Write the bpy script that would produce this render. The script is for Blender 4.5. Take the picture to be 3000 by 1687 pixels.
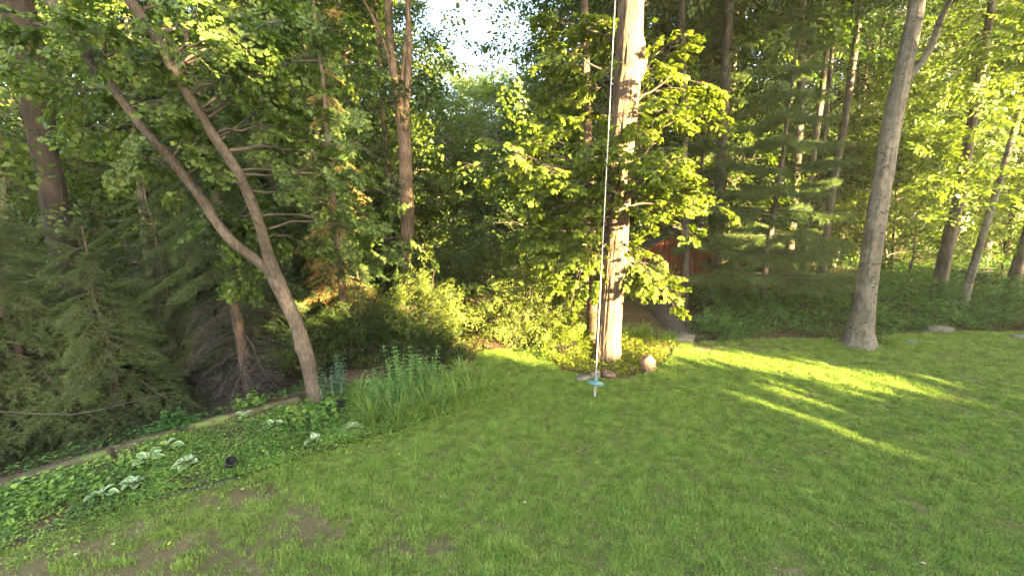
import bpy, math, random
import numpy as np
from mathutils import Vector, Matrix
R = math.radians
rng = np.random.default_rng(7)
random.seed(7)
C = bpy.context.scene.collection
SC = bpy.context.scene
for o in list(bpy.data.objects): bpy.data.objects.remove(o)

# ------------------------------------------------------------------ camera, sky, sun, exposure
W, H, F, CAMH, PITCH = 3000, 1687, 1259.0, 4.0, R(14.0)
cam = bpy.data.cameras.new('camera'); cam.sensor_width = 36; cam.lens = 36 * F / W
cam.clip_start = 0.05; cam.clip_end = 600
camo = bpy.data.objects.new('camera', cam); C.objects.link(camo)
camo.location = (0, 0, CAMH); camo.rotation_euler = (R(90) - PITCH, 0, 0); SC.camera = camo

SUN_EL, SUN_AZ = R(14.0), R(-45.0)          # azimuth measured from +x towards +y
SD = np.array([math.cos(SUN_EL) * math.cos(SUN_AZ), math.cos(SUN_EL) * math.sin(SUN_AZ), math.sin(SUN_EL)])
world = bpy.data.worlds.new('World'); SC.world = world; world.use_nodes = True
wn = world.node_tree.nodes; wl = world.node_tree.links
sky = wn.new('ShaderNodeTexSky'); sky.sky_type = 'NISHITA'; sky.sun_disc = False
sky.sun_elevation = SUN_EL; sky.sun_rotation = math.pi / 2 - SUN_AZ
sky.air_density = 0.8; sky.dust_density = 4.0; sky.ozone_density = 0.5
wl.new(sky.outputs[0], wn['Background'].inputs[0]); wn['Background'].inputs[1].default_value = 0.055
sun = bpy.data.lights.new('sun', 'SUN'); sun.energy = 5.0; sun.angle = R(0.5); sun.color = (1.0, 0.72, 0.36)
suno = bpy.data.objects.new('sun', sun); C.objects.link(suno)
suno.rotation_euler = Vector(SD).to_track_quat('Z', 'Y').to_euler()
SC.view_settings.view_transform = 'Standard'; SC.view_settings.look = 'None'
SC.view_settings.gamma = 1.0; SC.view_settings.use_curve_mapping = False
SC.view_settings.exposure = 5.35
SC.render.engine = 'CYCLES'
SC.cycles.max_bounces = 8; SC.cycles.transmission_bounces = 4; SC.cycles.diffuse_bounces = 5

# ------------------------------------------------------------------ measuring helpers
cp, sp = math.cos(PITCH), math.sin(PITCH)
K = W / 2576.0
def ray(px, py):
    u = (px - W / 2) / F; v = (H / 2 - py) / F
    return np.array([u, cp + v * sp, -sp + v * cp])
def gp(px, py, z=0.0):
    r = ray(px, py); t = (z - CAMH) / r[2]
    return np.array([r[0] * t, r[1] * t, z])
def dp(px, py, Y):
    r = ray(px, py); t = Y / r[1]
    return np.array([r[0] * t, Y, CAMH + r[2] * t])
def wr(px, py, w, Y):                       # radius in metres of something w pixels wide
    r = ray(px, py); t = Y / r[1]; u = (px - W / 2) / F
    return 0.5 * w / F * t / math.sqrt(1 + u * u)
def unit(v): return v / np.maximum(np.linalg.norm(v, axis=-1, keepdims=True), 1e-9)
def sunab(P):                               # coordinates of a point across the sun's direction
    P = np.atleast_2d(P)
    ca, sa, ce, se = math.cos(SUN_AZ), math.sin(SUN_AZ), math.cos(SUN_EL), math.sin(SUN_EL)
    a = -sa * P[:, 0] + ca * P[:, 1]
    b = P[:, 2] * ce - se * (ca * P[:, 0] + sa * P[:, 1])
    return a, b

# value noise, numpy
_perm = rng.random((64, 64, 64))
def noise3(P, s=1.0):
    P = np.atleast_2d(P) * s + 100.0
    i = np.floor(P).astype(int); f = P - i; f = f * f * (3 - 2 * f)
    out = 0
    for dx in (0, 1):
        for dy in (0, 1):
            for dz in (0, 1):
                w = (f[:, 0] if dx else 1 - f[:, 0]) * (f[:, 1] if dy else 1 - f[:, 1]) * (f[:, 2] if dz else 1 - f[:, 2])
                out = out + w * _perm[(i[:, 0] + dx) % 64, (i[:, 1] + dy) % 64, (i[:, 2] + dz) % 64]
    return out
def fbm(P, s=1.0, o=4):
    a, t, r = 1.0, 0.0, 0.0
    for k in range(o):
        r = r + a * noise3(P + 17.3 * k, s); t += a; a *= 0.5; s *= 2.03
    return r / t

# ------------------------------------------------------------------ mesh helpers
def mesh(name, V, Fs, mat, v=None, smooth=False):
    V = np.ascontiguousarray(V, dtype=np.float32)
    if not isinstance(Fs, (list, tuple)): Fs = [Fs]
    Fs = [np.asarray(f, dtype=np.int32) for f in Fs if len(f)]
    me = bpy.data.meshes.new(name)
    me.vertices.add(len(V)); me.vertices.foreach_set('co', V.ravel())
    loops = np.concatenate([f.ravel() for f in Fs]).astype(np.int32)
    tot = np.concatenate([np.full(len(f), f.shape[1]) for f in Fs]).astype(np.int32)
    st = np.concatenate([[0], np.cumsum(tot)[:-1]]).astype(np.int32)
    me.loops.add(len(loops)); me.loops.foreach_set('vertex_index', loops)
    me.polygons.add(len(tot)); me.polygons.foreach_set('loop_start', st)
    try: me.polygons.foreach_set('loop_total', tot)
    except Exception: pass
    me.update(calc_edges=True)
    if v is not None:
        at = me.attributes.new('v', 'FLOAT', 'FACE'); at.data.foreach_set('value', np.asarray(v, dtype=np.float32))
    if smooth: me.polygons.foreach_set('use_smooth', np.ones(len(tot), dtype=bool))
    me.materials.append(mat)
    return me
def link(name, me, parent=None, loc=None, rot=None, scale=None):
    o = bpy.data.objects.new(name, me); C.objects.link(o)
    if parent is not None: o.parent = parent
    if loc is not None: o.location = loc
    if rot is not None: o.rotation_euler = rot
    if scale is not None: o.scale = (scale,) * 3 if np.isscalar(scale) else scale
    return o
def tag(o, label=None, cat=None, group=None, kind=None):
    if label: o['label'] = label
    if cat: o['category'] = cat
    if group: o['group'] = group
    if kind: o['kind'] = kind
    return o
def thing(name, label, cat, loc=(0, 0, 0), rz=0, group=None):
    return tag(link(name, None, None, [float(c) for c in loc], (0, 0, rz)), label, cat, group)

def tube(P, rad, sides=8, cap=True, wob=0.0):
    P = np.asarray(P, float); rad = np.asarray(rad, float); n = len(P)
    T = unit(np.gradient(P, axis=0))
    ref = np.array([1., 0, 0]) if abs(T[0][0]) < 0.8 else np.array([0, 1., 0])
    V = np.zeros((n, sides, 3)); ang = np.linspace(0, 2 * np.pi, sides, endpoint=False)
    U = unit(ref - T[0] * ref.dot(T[0]))
    for i in range(n):
        U = unit(U - T[i] * U.dot(T[i])); Wv = np.cross(T[i], U)
        rr = rad[i] * (1 + (wob * (rng.random(sides) - .5) if wob else 0))
        V[i] = P[i] + (np.cos(ang) * rr)[:, None] * U + (np.sin(ang) * rr)[:, None] * Wv
    V = V.reshape(-1, 3)
    i = np.arange(n - 1)[:, None]; j = np.arange(sides)[None, :]; j2 = (j + 1) % sides
    Q = np.stack([i * sides + j, i * sides + j2, (i + 1) * sides + j2, (i + 1) * sides + j], -1).reshape(-1, 4)
    if cap:
        V = np.vstack([V, P[0], P[-1]])
        c0, c1 = n * sides, n * sides + 1
        jj = np.arange(sides); k2 = (jj + 1) % sides
        T3 = np.vstack([np.stack([k2, jj, np.full(sides, c0)], -1),
                        np.stack([(n - 1) * sides + jj, (n - 1) * sides + k2, np.full(sides, c1)], -1)])
    else: T3 = np.zeros((0, 3), int)
    return V, Q, T3
def join(parts):
    Vs, Qs, Ts, o = [], [], [], 0
    for V, Q, T in parts:
        Vs.append(V); Qs.append(Q + o); Ts.append(T + o); o += len(V)
    return np.vstack(Vs), [np.vstack(Qs), np.vstack(Ts)]
def spline(P, n):                           # Catmull-Rom through points (k columns)
    P = np.asarray(P, float)
    A = np.vstack([2 * P[0] - P[1], P, 2 * P[-1] - P[-2]])
    t = np.linspace(0, len(P) - 1 - 1e-6, n); i = t.astype(int); f = (t - i)[:, None]
    p0, p1, p2, p3 = A[i], A[i + 1], A[i + 2], A[i + 3]
    return 0.5 * (2 * p1 + (p2 - p0) * f + (2 * p0 - 5 * p1 + 4 * p2 - p3) * f ** 2 + (3 * p1 - p0 - 3 * p2 + p3) * f ** 3)
def curve(p0, p1, lift, n=8, jit=0.03):
    t = np.linspace(0, 1, n)[:, None]; L = np.linalg.norm(p1 - p0)
    P = p0 * (1 - t) + p1 * t; P[:, 2] += (lift * L * 4 * t * (1 - t))[:, 0]
    J = (rng.random((n, 3)) - .5) * 2 * jit * L; J[0] = 0; J[-1] = 0
    return P + J

# leaf templates: unit length along x, face up z
def tmpl(xs, ws, fold=0.12, curl=-0.1):     # outline as two strips about a midrib
    n = len(xs); V = []
    for x, w in zip(xs, ws): V.append((x, 0, curl * x * x))
    for x, w in zip(xs[1:-1], ws[1:-1]): V.append((x, w, fold * w + curl * x * x))
    for x, w in zip(xs[1:-1], ws[1:-1]): V.append((x, -w, fold * w + curl * x * x))
    m = n - 2; Q = []; T = []
    for s in (0, 1):
        b = n + s * m
        def od(*f): return f if s else f[::-1]
        T.append(od(0, b, 1)); T.append(od(n - 2, b + m - 1, n - 1))
        for k in range(m - 1): Q.append(od(k + 1, b + k, b + k + 1, k + 2))
    return np.array(V, float), np.array(Q, int).reshape(-1, 4), np.array(T, int).reshape(-1, 3)
LQ = (np.array([(0, 0, 0), (.42, .27, .05), (1, 0, -.06), (.42, -.27, .05)], float), np.array([(0, 3, 2, 1)]), np.zeros((0, 3), int))
LNARROW = (np.array([(0, 0, 0), (.45, .16, .03), (1, 0, -.1), (.45, -.16, .03)], float), np.array([(0, 3, 2, 1)]), np.zeros((0, 3), int))
LHEART = tmpl([0, -.04, .3, .65, 1.0], [0, .28, .47, .33, 0], .25, -.12)
LHEART[0][0] = (.06, 0, 0)
LOBO = tmpl([0, .3, .6, .82, 1.0], [0, .15, .27, .17, 0], .3, -.2)
LMAPLE = (np.array([(0, 0, 0), (.1, .32, .02), (.05, .5, -.03), (.42, .27, .03), (.62, .52, -.05), (.66, .18, .02), (1, 0, -.08),
                    (.66, -.18, .02), (.62, -.52, -.05), (.42, -.27, .03), (.05, -.5, -.03), (.1, -.32, .02)], float),
          np.array([(0, 3, 5, 9), (5, 6, 7, 9)])[:, ::-1], np.array([(1, 3, 0), (1, 2, 3), (3, 4, 5), (0, 9, 11), (9, 10, 11), (9, 7, 8)]))
def leaves(tm, P, D, N, S, v=None):
    TV, TQ, TT = tm; n = len(P); k = len(TV)
    D = unit(D); B = unit(np.cross(N, D)); N = np.cross(D, B)
    V = P[:, None, :] + S[:, None, None] * (TV[None, :, 0:1] * D[:, None, :] + TV[None, :, 1:2] * B[:, None, :] + TV[None, :, 2:3] * N[:, None, :])
    off = (np.arange(n) * k)[:, None, None]
    Fs = []; vs = []
    if v is None: v = rng.random(n)
    for T in (TQ, TT):
        if len(T): Fs.append((T[None] + off).reshape(-1, T.shape[1])); vs.append(np.repeat(v, len(T)))
    return V.reshape(-1, 3), Fs, np.concatenate(vs)

# a spray: a leafy twig of unit length, twigs to both sides; local frame x out, z up
def spray(n_side=7, per=6, spread=50, leaf=0.1, droop=0.25, whorl=False, flat=0.35):
    P, D, N, S = [], [], [], []; tw = []
    ax = lambda t: np.array([t, 0.06 * math.sin(5 * t), -droop * t * t * .6])
    tw.append([ax(t) for t in (0, .35, .7, 1)])
    starts = []
    for i in range(n_side):
        t = .15 + .8 * (i + .5) / n_side; sgn = 1 if i % 2 else -1
        an = R(spread + rng.uniform(-12, 12)) * sgn
        L = (.55 - .38 * abs(t - .35)) * rng.uniform(.7, 1.15)
        d = np.array([math.cos(an), math.sin(an), rng.uniform(-.25, .2)]); p = ax(t)
        tw.append([p, p + d * L * .5, p + d * L + np.array([0, 0, -droop * L * .4])]); starts.append((p, d, L))
    starts.append((ax(.4), np.array([1., 0, -droop]), .6))
    for p, d, L in starts:
        if whorl:
            for q in (.55, 1.0):
                c = p + d * L * q + np.array([0, 0, -droop * L * q * q * .4])
                for a in np.linspace(-1.25, 1.25, per) + rng.uniform(-.2, .2):
                    dd = np.array([d[0] * math.cos(a) - d[1] * math.sin(a), d[0] * math.sin(a) + d[1] * math.cos(a), rng.uniform(-.75, -.1)])
                    P.append(c); D.append(dd); N.append(np.array([0, 0, 1]) + rng.normal(0, .28, 3)); S.append(leaf * rng.uniform(.7, 1.2))
        else:
            for j in range(per):
                q = (j + .7) / per; c = p + d * L * q + np.array([0, 0, -droop * L * q * q * .4])
                a = R(rng.uniform(35, 80)) * (1 if j % 2 else -1)
                dd = np.array([d[0] * math.cos(a) - d[1] * math.sin(a), d[0] * math.sin(a) + d[1] * math.cos(a), rng.uniform(-.9, .15)])
                P.append(c + rng.normal(0, .012, 3)); D.append(dd); N.append(np.array([0, 0, 1]) + rng.normal(0, flat, 3)); S.append(leaf * rng.uniform(.6, 1.25))
    return np.array(P), np.array(D), np.array(N), np.array(S), tw
def place_sprays(SP, T, X, L, up=(0, 0, 1), roll=0.5):
    """many copies of the local sprays SP (list) at T with x axis X, length L; returns leaf arrays and twig paths"""
    T = np.asarray(T); X = unit(np.asarray(X)); m = len(T); L = np.broadcast_to(L, (m,)); pick = rng.integers(0, len(SP), m)
    U = np.asarray(up, float) + rng.normal(0, roll, (m, 3)); Y = unit(np.cross(U, X)); Z = np.cross(X, Y)
    Ps, Ds, Ns, Ss, tws = [], [], [], [], []
    for s in range(len(SP)):
        k = np.where(pick == s)[0]
        if not len(k): continue
        P, D, N, S, tw = SP[s]
        M = np.stack([X[k], Y[k], Z[k]], -1)        # columns
        Ps.append((T[k][:, None] + L[k][:, None, None] * np.einsum('mij,nj->mni', M, P)).reshape(-1, 3))
        Ds.append(np.einsum('mij,nj->mni', M, D).reshape(-1, 3)); Ns.append(np.einsum('mij,nj->mni', M, N).reshape(-1, 3))
        Ss.append(np.repeat(np.sqrt(L[k])[:, None], len(S), 1).ravel() * np.tile(S, len(k)))
        for q, kk in enumerate(k):
            for pth in tw: tws.append(T[kk] + L[kk] * (np.array(pth) @ M[q].T))
    return np.vstack(Ps), np.vstack(Ds), np.vstack(Ns), np.concatenate(Ss), tws
def twigs(tws, r0=0.006, sides=3):
    return [tube(p, np.linspace(r0, r0 * .35, len(p)), sides, cap=False) for p in tws]

# ------------------------------------------------------------------ materials
def nt(name):
    m = bpy.data.materials.new(name); m.use_nodes = True
    n = m.node_tree.nodes; l = m.node_tree.links
    return m, n, l, n['Principled BSDF'], n['Material Output']
def ramp(n, stops):
    r = n.new('ShaderNodeValToRGB'); e = r.color_ramp.elements
    while len(e) < len(stops): e.new(0.5)
    for i, (p, c) in enumerate(stops): e[i].position = p; e[i].color = (*c, 1)
    return r
def tex(n, l, kind, scale, coord='Position', mapscale=None, detail=4, rough=.6, obj=False):
    t = n.new('ShaderNodeTex' + kind); t.inputs['Scale'].default_value = scale
    if kind == 'Noise': t.inputs['Detail'].default_value = detail; t.inputs['Roughness'].default_value = rough
    if obj: g = n.new('ShaderNodeTexCoord'); src = g.outputs['Object']
    else: g = n.new('ShaderNodeNewGeometry'); src = g.outputs['Position']
    if mapscale:
        mp = n.new('ShaderNodeMapping'); mp.inputs['Scale'].default_value = mapscale
        l.new(src, mp.inputs[0]); src = mp.outputs[0]
    l.new(src, t.inputs['Vector'])
    return t
def leaf_mat(name, cols, trans=0.45, gloss=0.2, tcol=(1.25, 1.3, .45), big=0.5, k_=1.0, amp=.8):
    cols = [tuple(min(1, c * k_) for c in q) for q in cols]
    m, n, l, b, out = nt(name)
    at = n.new('ShaderNodeAttribute'); at.attribute_name = 'v'
    no = tex(n, l, 'Noise', big, detail=2)
    oi = n.new('ShaderNodeObjectInfo')
    a1 = n.new('ShaderNodeMath'); a1.operation = 'MULTIPLY_ADD'; a1.inputs[1].default_value = .6
    l.new(at.outputs['Fac'], a1.inputs[0])
    a2 = n.new('ShaderNodeMath'); a2.operation = 'MULTIPLY_ADD'; a2.inputs[1].default_value = amp; a2.inputs[2].default_value = .1 - amp / 2
    l.new(no.outputs[0], a2.inputs[0]); l.new(a2.outputs[0], a1.inputs[2])
    a3 = n.new('ShaderNodeMath'); a3.operation = 'MULTIPLY_ADD'; a3.inputs[1].default_value = .3; a3.inputs[2].default_value = -.05
    l.new(oi.outputs['Random'], a3.inputs[0])
    a4 = n.new('ShaderNodeMath'); a4.operation = 'ADD'; l.new(a1.outputs[0], a4.inputs[0]); l.new(a3.outputs[0], a4.inputs[1])
    k = len(cols); rp = ramp(n, [(.1 + .8 * i / (k - 1), c) for i, c in enumerate(cols)])
    l.new(a4.outputs[0], rp.inputs[0]); l.new(rp.outputs[0], b.inputs['Base Color'])
    b.inputs['Roughness'].default_value = .5; b.inputs['Specular IOR Level'].default_value = gloss
    tr = n.new('ShaderNodeBsdfTranslucent')
    mx = n.new('ShaderNodeMix'); mx.data_type = 'RGBA'; mx.blend_type = 'MULTIPLY'; mx.inputs[0].default_value = 1
    l.new(rp.outputs[0], mx.inputs[6]); mx.inputs[7].default_value = (*tcol, 1)
    l.new(mx.outputs[2], tr.inputs[0])
    ms = n.new('ShaderNodeMixShader'); ms.inputs[0].default_value = trans
    l.new(b.outputs[0], ms.inputs[1]); l.new(tr.outputs[0], ms.inputs[2]); l.new(ms.outputs[0], out.inputs[0])
    return m
def bark_mat(name, cols, sc=14, stretch=.15, bump=.6, patch=None, dist=.03, k_=.6):
    cols = [tuple(c * k_ for c in q) for q in cols]
    m, n, l, b, out = nt(name)
    t = tex(n, l, 'Noise', sc, mapscale=(1, 1, stretch), detail=6, rough=.65, obj=False)
    k = len(cols); rp = ramp(n, [(.3 + .42 * i / (k - 1), c) for i, c in enumerate(cols)])
    l.new(t.outputs[0], rp.inputs[0]); col = rp.outputs[0]
    t2 = tex(n, l, 'Noise', 2.2, detail=3)
    r2 = ramp(n, [(.35, (.62, .62, .62)), (.65, (1.15, 1.15, 1.15))]); l.new(t2.outputs[0], r2.inputs[0])
    mx = n.new('ShaderNodeMix'); mx.data_type = 'RGBA'; mx.blend_type = 'MULTIPLY'; mx.inputs[0].default_value = 1
    l.new(col, mx.inputs[6]); l.new(r2.outputs[0], mx.inputs[7]); col = mx.outputs[2]
    if patch:
        t3 = tex(n, l, 'Noise', patch[0], mapscale=patch[1], detail=5, rough=.7)
        r3 = ramp(n, [(patch[2], (0, 0, 0)), (patch[2] + .05, (1, 1, 1))]); l.new(t3.outputs[0], r3.inputs[0])
        m3 = n.new('ShaderNodeMix'); m3.data_type = 'RGBA'; l.new(r3.outputs[0], m3.inputs[0]); l.new(col, m3.inputs[6])
        m3.inputs[7].default_value = (*patch[3], 1); col = m3.outputs[2]
    l.new(col, b.inputs['Base Color']); b.inputs['Roughness'].default_value = .9; b.inputs['Specular IOR Level'].default_value = .2
    bp = n.new('ShaderNodeBump'); bp.inputs['Strength'].default_value = bump; bp.inputs['Distance'].default_value = dist
    l.new(t.outputs[0], bp.inputs['Height']); l.new(bp.outputs[0], b.inputs['Normal'])
    return m
def flat_mat(name, col, col2=None, sc=8, rough=.8, spec=.3, bump=.2):
    m, n, l, b, out = nt(name)
    t = tex(n, l, 'Noise', sc, detail=5)
    rp = ramp(n, [(.3, col), (.7, col2 or tuple(min(1, c * 1.4) for c in col))]); l.new(t.outputs[0], rp.inputs[0])
    l.new(rp.outputs[0], b.inputs['Base Color']); b.inputs['Roughness'].default_value = rough; b.inputs['Specular IOR Level'].default_value = spec
    bp = n.new('ShaderNodeBump'); bp.inputs['Strength'].default_value = bump; bp.inputs['Distance'].default_value = .02
    l.new(t.outputs[0], bp.inputs['Height']); l.new(bp.outputs[0], b.inputs['Normal'])
    return m

M_OAKBARK = bark_mat('furrowed_bark', [(.05, .035, .022), (.2, .14, .09), (.38, .29, .2)], 34, .1, 1.0, dist=.03, k_=.5)
M_BEECH = bark_mat('grey_beech_bark', [(.14, .125, .09), (.24, .22, .165), (.34, .3, .22)], 16, .4, .9, k_=.5,
                   patch=(6, (1, 1, 1.6), .57, (.035, .033, .028)), dist=.02)
M_REDBARK = bark_mat('redbud_bark', [(.1, .08, .058), (.2, .168, .125), (.3, .26, .2)], 30, .3, 1.0, dist=.03, k_=.42)
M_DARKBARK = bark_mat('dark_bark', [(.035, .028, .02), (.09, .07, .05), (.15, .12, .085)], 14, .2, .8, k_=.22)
M_BARK = bark_mat('wood_bark', [(.06, .05, .04), (.13, .11, .085), (.2, .175, .14)], 10, .2, .6,
                  patch=(3, (1, 1, .5), .6, (.1, .12, .06)))
M_PALEBARK = bark_mat('pale_bark', [(.11, .095, .07), (.2, .175, .13), (.28, .25, .19)], 8, .4, .5, k_=.4,
                      patch=(5, (1, 1, 1.5), .62, (.07, .065, .06)))
M_SPRUCEBARK = bark_mat('spruce_bark', [(.09, .065, .05), (.19, .14, .105), (.29, .22, .17)], 26, .5, .6, dist=.015, k_=.45,
                        patch=(20, (1, 1, 1.4), .62, (.09, .11, .04)))
M_TWIG = flat_mat('grey_twig', (.03, .024, .017), (.065, .052, .038), 12)
M_DEADTWIG = flat_mat('dead_twig', (.024, .021, .015), (.05, .044, .033), 9)
M_LEAF = leaf_mat('wood_leaf', [(.024, .042, .007), (.046, .085, .012), (.08, .128, .018), (.125, .17, .027)], big=.25, k_=.68)
M_LEAF2 = leaf_mat('wood_leaf_cool', [(.02, .042, .012), (.04, .078, .02), (.065, .115, .028), (.1, .155, .036)], big=.3, k_=.72)
M_LEAFY = leaf_mat('wood_leaf_yellow', [(.045, .075, .01), (.08, .13, .015), (.12, .18, .022), (.17, .22, .035)], big=.3, k_=.8)
M_OAKLEAF = leaf_mat('shade_tree_leaf', [(.055, .085, .009), (.095, .135, .014), (.13, .17, .022), (.17, .205, .032)], trans=.5, k_=1.05)
M_REDLEAF = leaf_mat('redbud_leaf', [(.038, .07, .012), (.062, .11, .02), (.095, .155, .03), (.14, .2, .045)], gloss=.25, k_=.8)
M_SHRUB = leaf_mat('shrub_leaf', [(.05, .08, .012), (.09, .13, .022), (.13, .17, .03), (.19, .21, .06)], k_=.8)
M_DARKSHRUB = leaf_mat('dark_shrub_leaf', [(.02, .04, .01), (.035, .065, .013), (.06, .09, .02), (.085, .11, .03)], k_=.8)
M_SPRUCE = leaf_mat('spruce_needle', [(.022, .04, .014), (.038, .066, .02), (.06, .095, .028), (.1, .14, .045)], trans=.15, gloss=.1, k_=.85)
M_PINE = leaf_mat('pine_needle', [(.035, .06, .02), (.06, .1, .032), (.085, .135, .04), (.12, .17, .06)], trans=.25, gloss=.1, k_=.9)
M_BROWNN = leaf_mat('brown_needle', [(.12, .07, .02), (.2, .12, .035), (.26, .18, .05), (.3, .24, .07)], trans=.25)
M_COVER = leaf_mat('ground_cover_leaf', [(.035, .06, .016), (.06, .11, .025), (.1, .17, .035), (.16, .24, .045)], big=1.2, gloss=.12, k_=1.5)
M_WOODCOVER = leaf_mat('woodland_cover_leaf', [(.015, .045, .012), (.03, .08, .02), (.055, .125, .028), (.09, .17, .035)], big=.7)
M_BLUELEAF = leaf_mat('blue_green_leaf', [(.05, .1, .06), (.08, .15, .09), (.11, .19, .12)], big=2)
M_PHLOX = leaf_mat('tall_stem_leaf', [(.055, .1, .03), (.09, .16, .045), (.13, .22, .07)], big=2, k_=1.5)
M_LILY = leaf_mat('strap_leaf', [(.075, .12, .025), (.12, .19, .04), (.18, .26, .06)], big=2, k_=1.3)
M_GRASS = leaf_mat('grass_blade', [(.075, .13, .02), (.135, .22, .034), (.185, .275, .05), (.28, .345, .085)], trans=.3, gloss=.15, big=5.0, k_=1.06, amp=1.0)
M_LITTER = leaf_mat('leaf_litter', [(.05, .032, .018), (.09, .06, .033), (.15, .1, .055), (.2, .15, .09)], trans=.15)

def hosta_mat():
    m, n, l, b, out = nt('variegated_leaf')
    at = n.new('ShaderNodeAttribute'); at.attribute_name = 'edge'
    rp = ramp(n, [(.62, (.07, .15, .045)), (.8, (.3, .34, .17))]); l.new(at.outputs['Fac'], rp.inputs[0])
    l.new(rp.outputs[0], b.inputs['Base Color']); b.inputs['Roughness'].default_value = .45
    return m
M_HOSTA = hosta_mat()

def ground_mat(name, stops, sc=1.2, fine=30, bump=.5):
    m, n, l, b, out = nt(name)
    t = tex(n, l, 'Noise', sc, detail=8, rough=.7); rp = ramp(n, stops); l.new(t.outputs[0], rp.inputs[0])
    t2 = tex(n, l, 'Noise', fine, detail=4, rough=.7); r2 = ramp(n, [(.3, (.55, .55, .55)), (.7, (1.35, 1.3, 1.2))]); l.new(t2.outputs[0], r2.inputs[0])
    mx = n.new('ShaderNodeMix'); mx.data_type = 'RGBA'; mx.blend_type = 'MULTIPLY'; mx.inputs[0].default_value = 1
    l.new(rp.outputs[0], mx.inputs[6]); l.new(r2.outputs[0], mx.inputs[7]); l.new(mx.outputs[2], b.inputs['Base Color'])
    b.inputs['Roughness'].default_value = .95; b.inputs['Specular IOR Level'].default_value = .1
    bp = n.new('ShaderNodeBump'); bp.inputs['Strength'].default_value = bump; bp.inputs['Distance'].default_value = .03
    l.new(t2.outputs[0], bp.inputs['Height']); l.new(bp.outputs[0], b.inputs['Normal'])
    return m
M_FLOOR = ground_mat('forest_floor_soil', [(.3, (.04, .03, .018)), (.5, (.085, .06, .035)), (.62, (.05, .07, .022)), (.75, (.13, .1, .06))], .8, 16)
M_BED = ground_mat('bed_mulch', [(.3, (.05, .035, .022)), (.6, (.11, .08, .05)), (.75, (.16, .12, .08))], 2.5, 40)
M_LAWN = ground_mat('lawn_turf', [(.35, (.07, .065, .028)), (.5, (.1, .085, .042)), (.62, (.14, .112, .062)), (.78, (.19, .15, .095))], 1.1, 45)
M_PATH = ground_mat('path_asphalt', [(.3, (.055, .052, .046)), (.7, (.1, .094, .085))], 3, 50, .5)
M_STEP = ground_mat('step_stone', [(.3, (.11, .1, .075)), (.7, (.18, .165, .13))], 3, 30, .4)
M_ROCK = flat_mat('pink_boulder', (.075, .043, .03), (.15, .09, .065), 14, .85, .3, .7)
M_ROCKG = flat_mat('grey_stone', (.06, .053, .043), (.15, .135, .11), 9, .85, .3, .7)
M_TIMBER = bark_mat('mossy_timber', [(.07, .065, .03), (.13, .115, .055), (.2, .16, .09)], 9, 1, .6, patch=(2.5, (1, 1, 1), .52, (.085, .115, .03)))
M_EDGE = flat_mat('dark_edging', (.014, .014, .014), (.035, .033, .03), 9, .6)
M_ROPE = flat_mat('white_rope', (.36, .34, .31), (.5, .48, .44), 60, .8)
M_TEAL = flat_mat('teal_plastic', (.06, .14, .165), (.09, .2, .23), 12, .45, .4, .1)
M_BLACK = flat_mat('black_plastic', (.005, .005, .005), (.009, .009, .009), 12, .85, .1, .1)
M_RED = flat_mat('red_board', (.11, .028, .009), (.17, .05, .016), 6, .75)
M_ROOF = flat_mat('dark_shingle', (.06, .055, .05), (.11, .1, .09), 8, .9)
M_TAN = flat_mat('tan_siding', (.42, .36, .28), (.5, .43, .34), 2, .7)
M_WHITE = flat_mat('white_siding', (.62, .63, .65), (.72, .73, .75), 2, .7)
M_GLASS = flat_mat('dark_window_glass', (.03, .04, .05), (.05, .06, .07), 2, .1, .6, 0)
M_YELLOW = flat_mat('yellow_fallen_leaf', (.36, .3, .05), (.45, .38, .1), 5)
M_CHIP = flat_mat('pale_chip', (.28, .23, .15), (.36, .31, .22), 5)

# ------------------------------------------------------------------ the ground
def poly_in(P, poly):
    x, y = P[:, 0], P[:, 1]; ins = np.zeros(len(P), bool); poly = np.asarray(poly); j = len(poly) - 1
    for i in range(len(poly)):
        xi, yi = poly[i]; xj, yj = poly[j]
        c = ((yi > y) != (yj > y)) & (x < (xj - xi) * (y - yi) / (yj - yi + 1e-12) + xi)
        ins ^= c; j = i
    return ins
TIMB = [(-14, 2.5)] + [tuple(gp(x * 1.0, y)[:2]) for x, y in [(-100, 1460), (330, 1330), (600, 1248), (880, 1172), (1010, 1110)]] + [(-2.4, 9.6), (-2.0, 12), (-1, 16)]
TX = np.array(TIMB)
def side_dist(P):                            # signed distance left/behind the timber line (positive: beyond it)
    P = np.atleast_2d(P)[:, :2]; best = np.full(len(P), 1e9); sg = np.zeros(len(P))
    for a, b in zip(TX[:-1], TX[1:]):
        d = b - a; t = np.clip(((P - a) @ d) / (d @ d), 0, 1); q = a + t[:, None] * d
        r = np.linalg.norm(P - q, axis=1); c = d[0] * (P[:, 1] - a[1]) - d[1] * (P[:, 0] - a[0])
        k = r < best; best[k] = r[k]; sg[k] = np.sign(c[k])
    return best * sg
def hz(P):
    P = np.atleast_2d(np.asarray(P, float)); x, y = P[:, 0], P[:, 1]
    s = side_dist(P); drop = np.clip((s - .05) / 2.6, 0, 1); drop = drop * drop * (3 - 2 * drop)
    z = -1.15 * drop - .03 * np.clip(s - 2, 0, 30) * (s > 0)
    z -= .015 * np.clip(y - 16, 0, 60)
    P3 = np.c_[x, y, 0 * x]
    return z + .05 * (fbm(P3, .45, 2) - .5)
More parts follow.
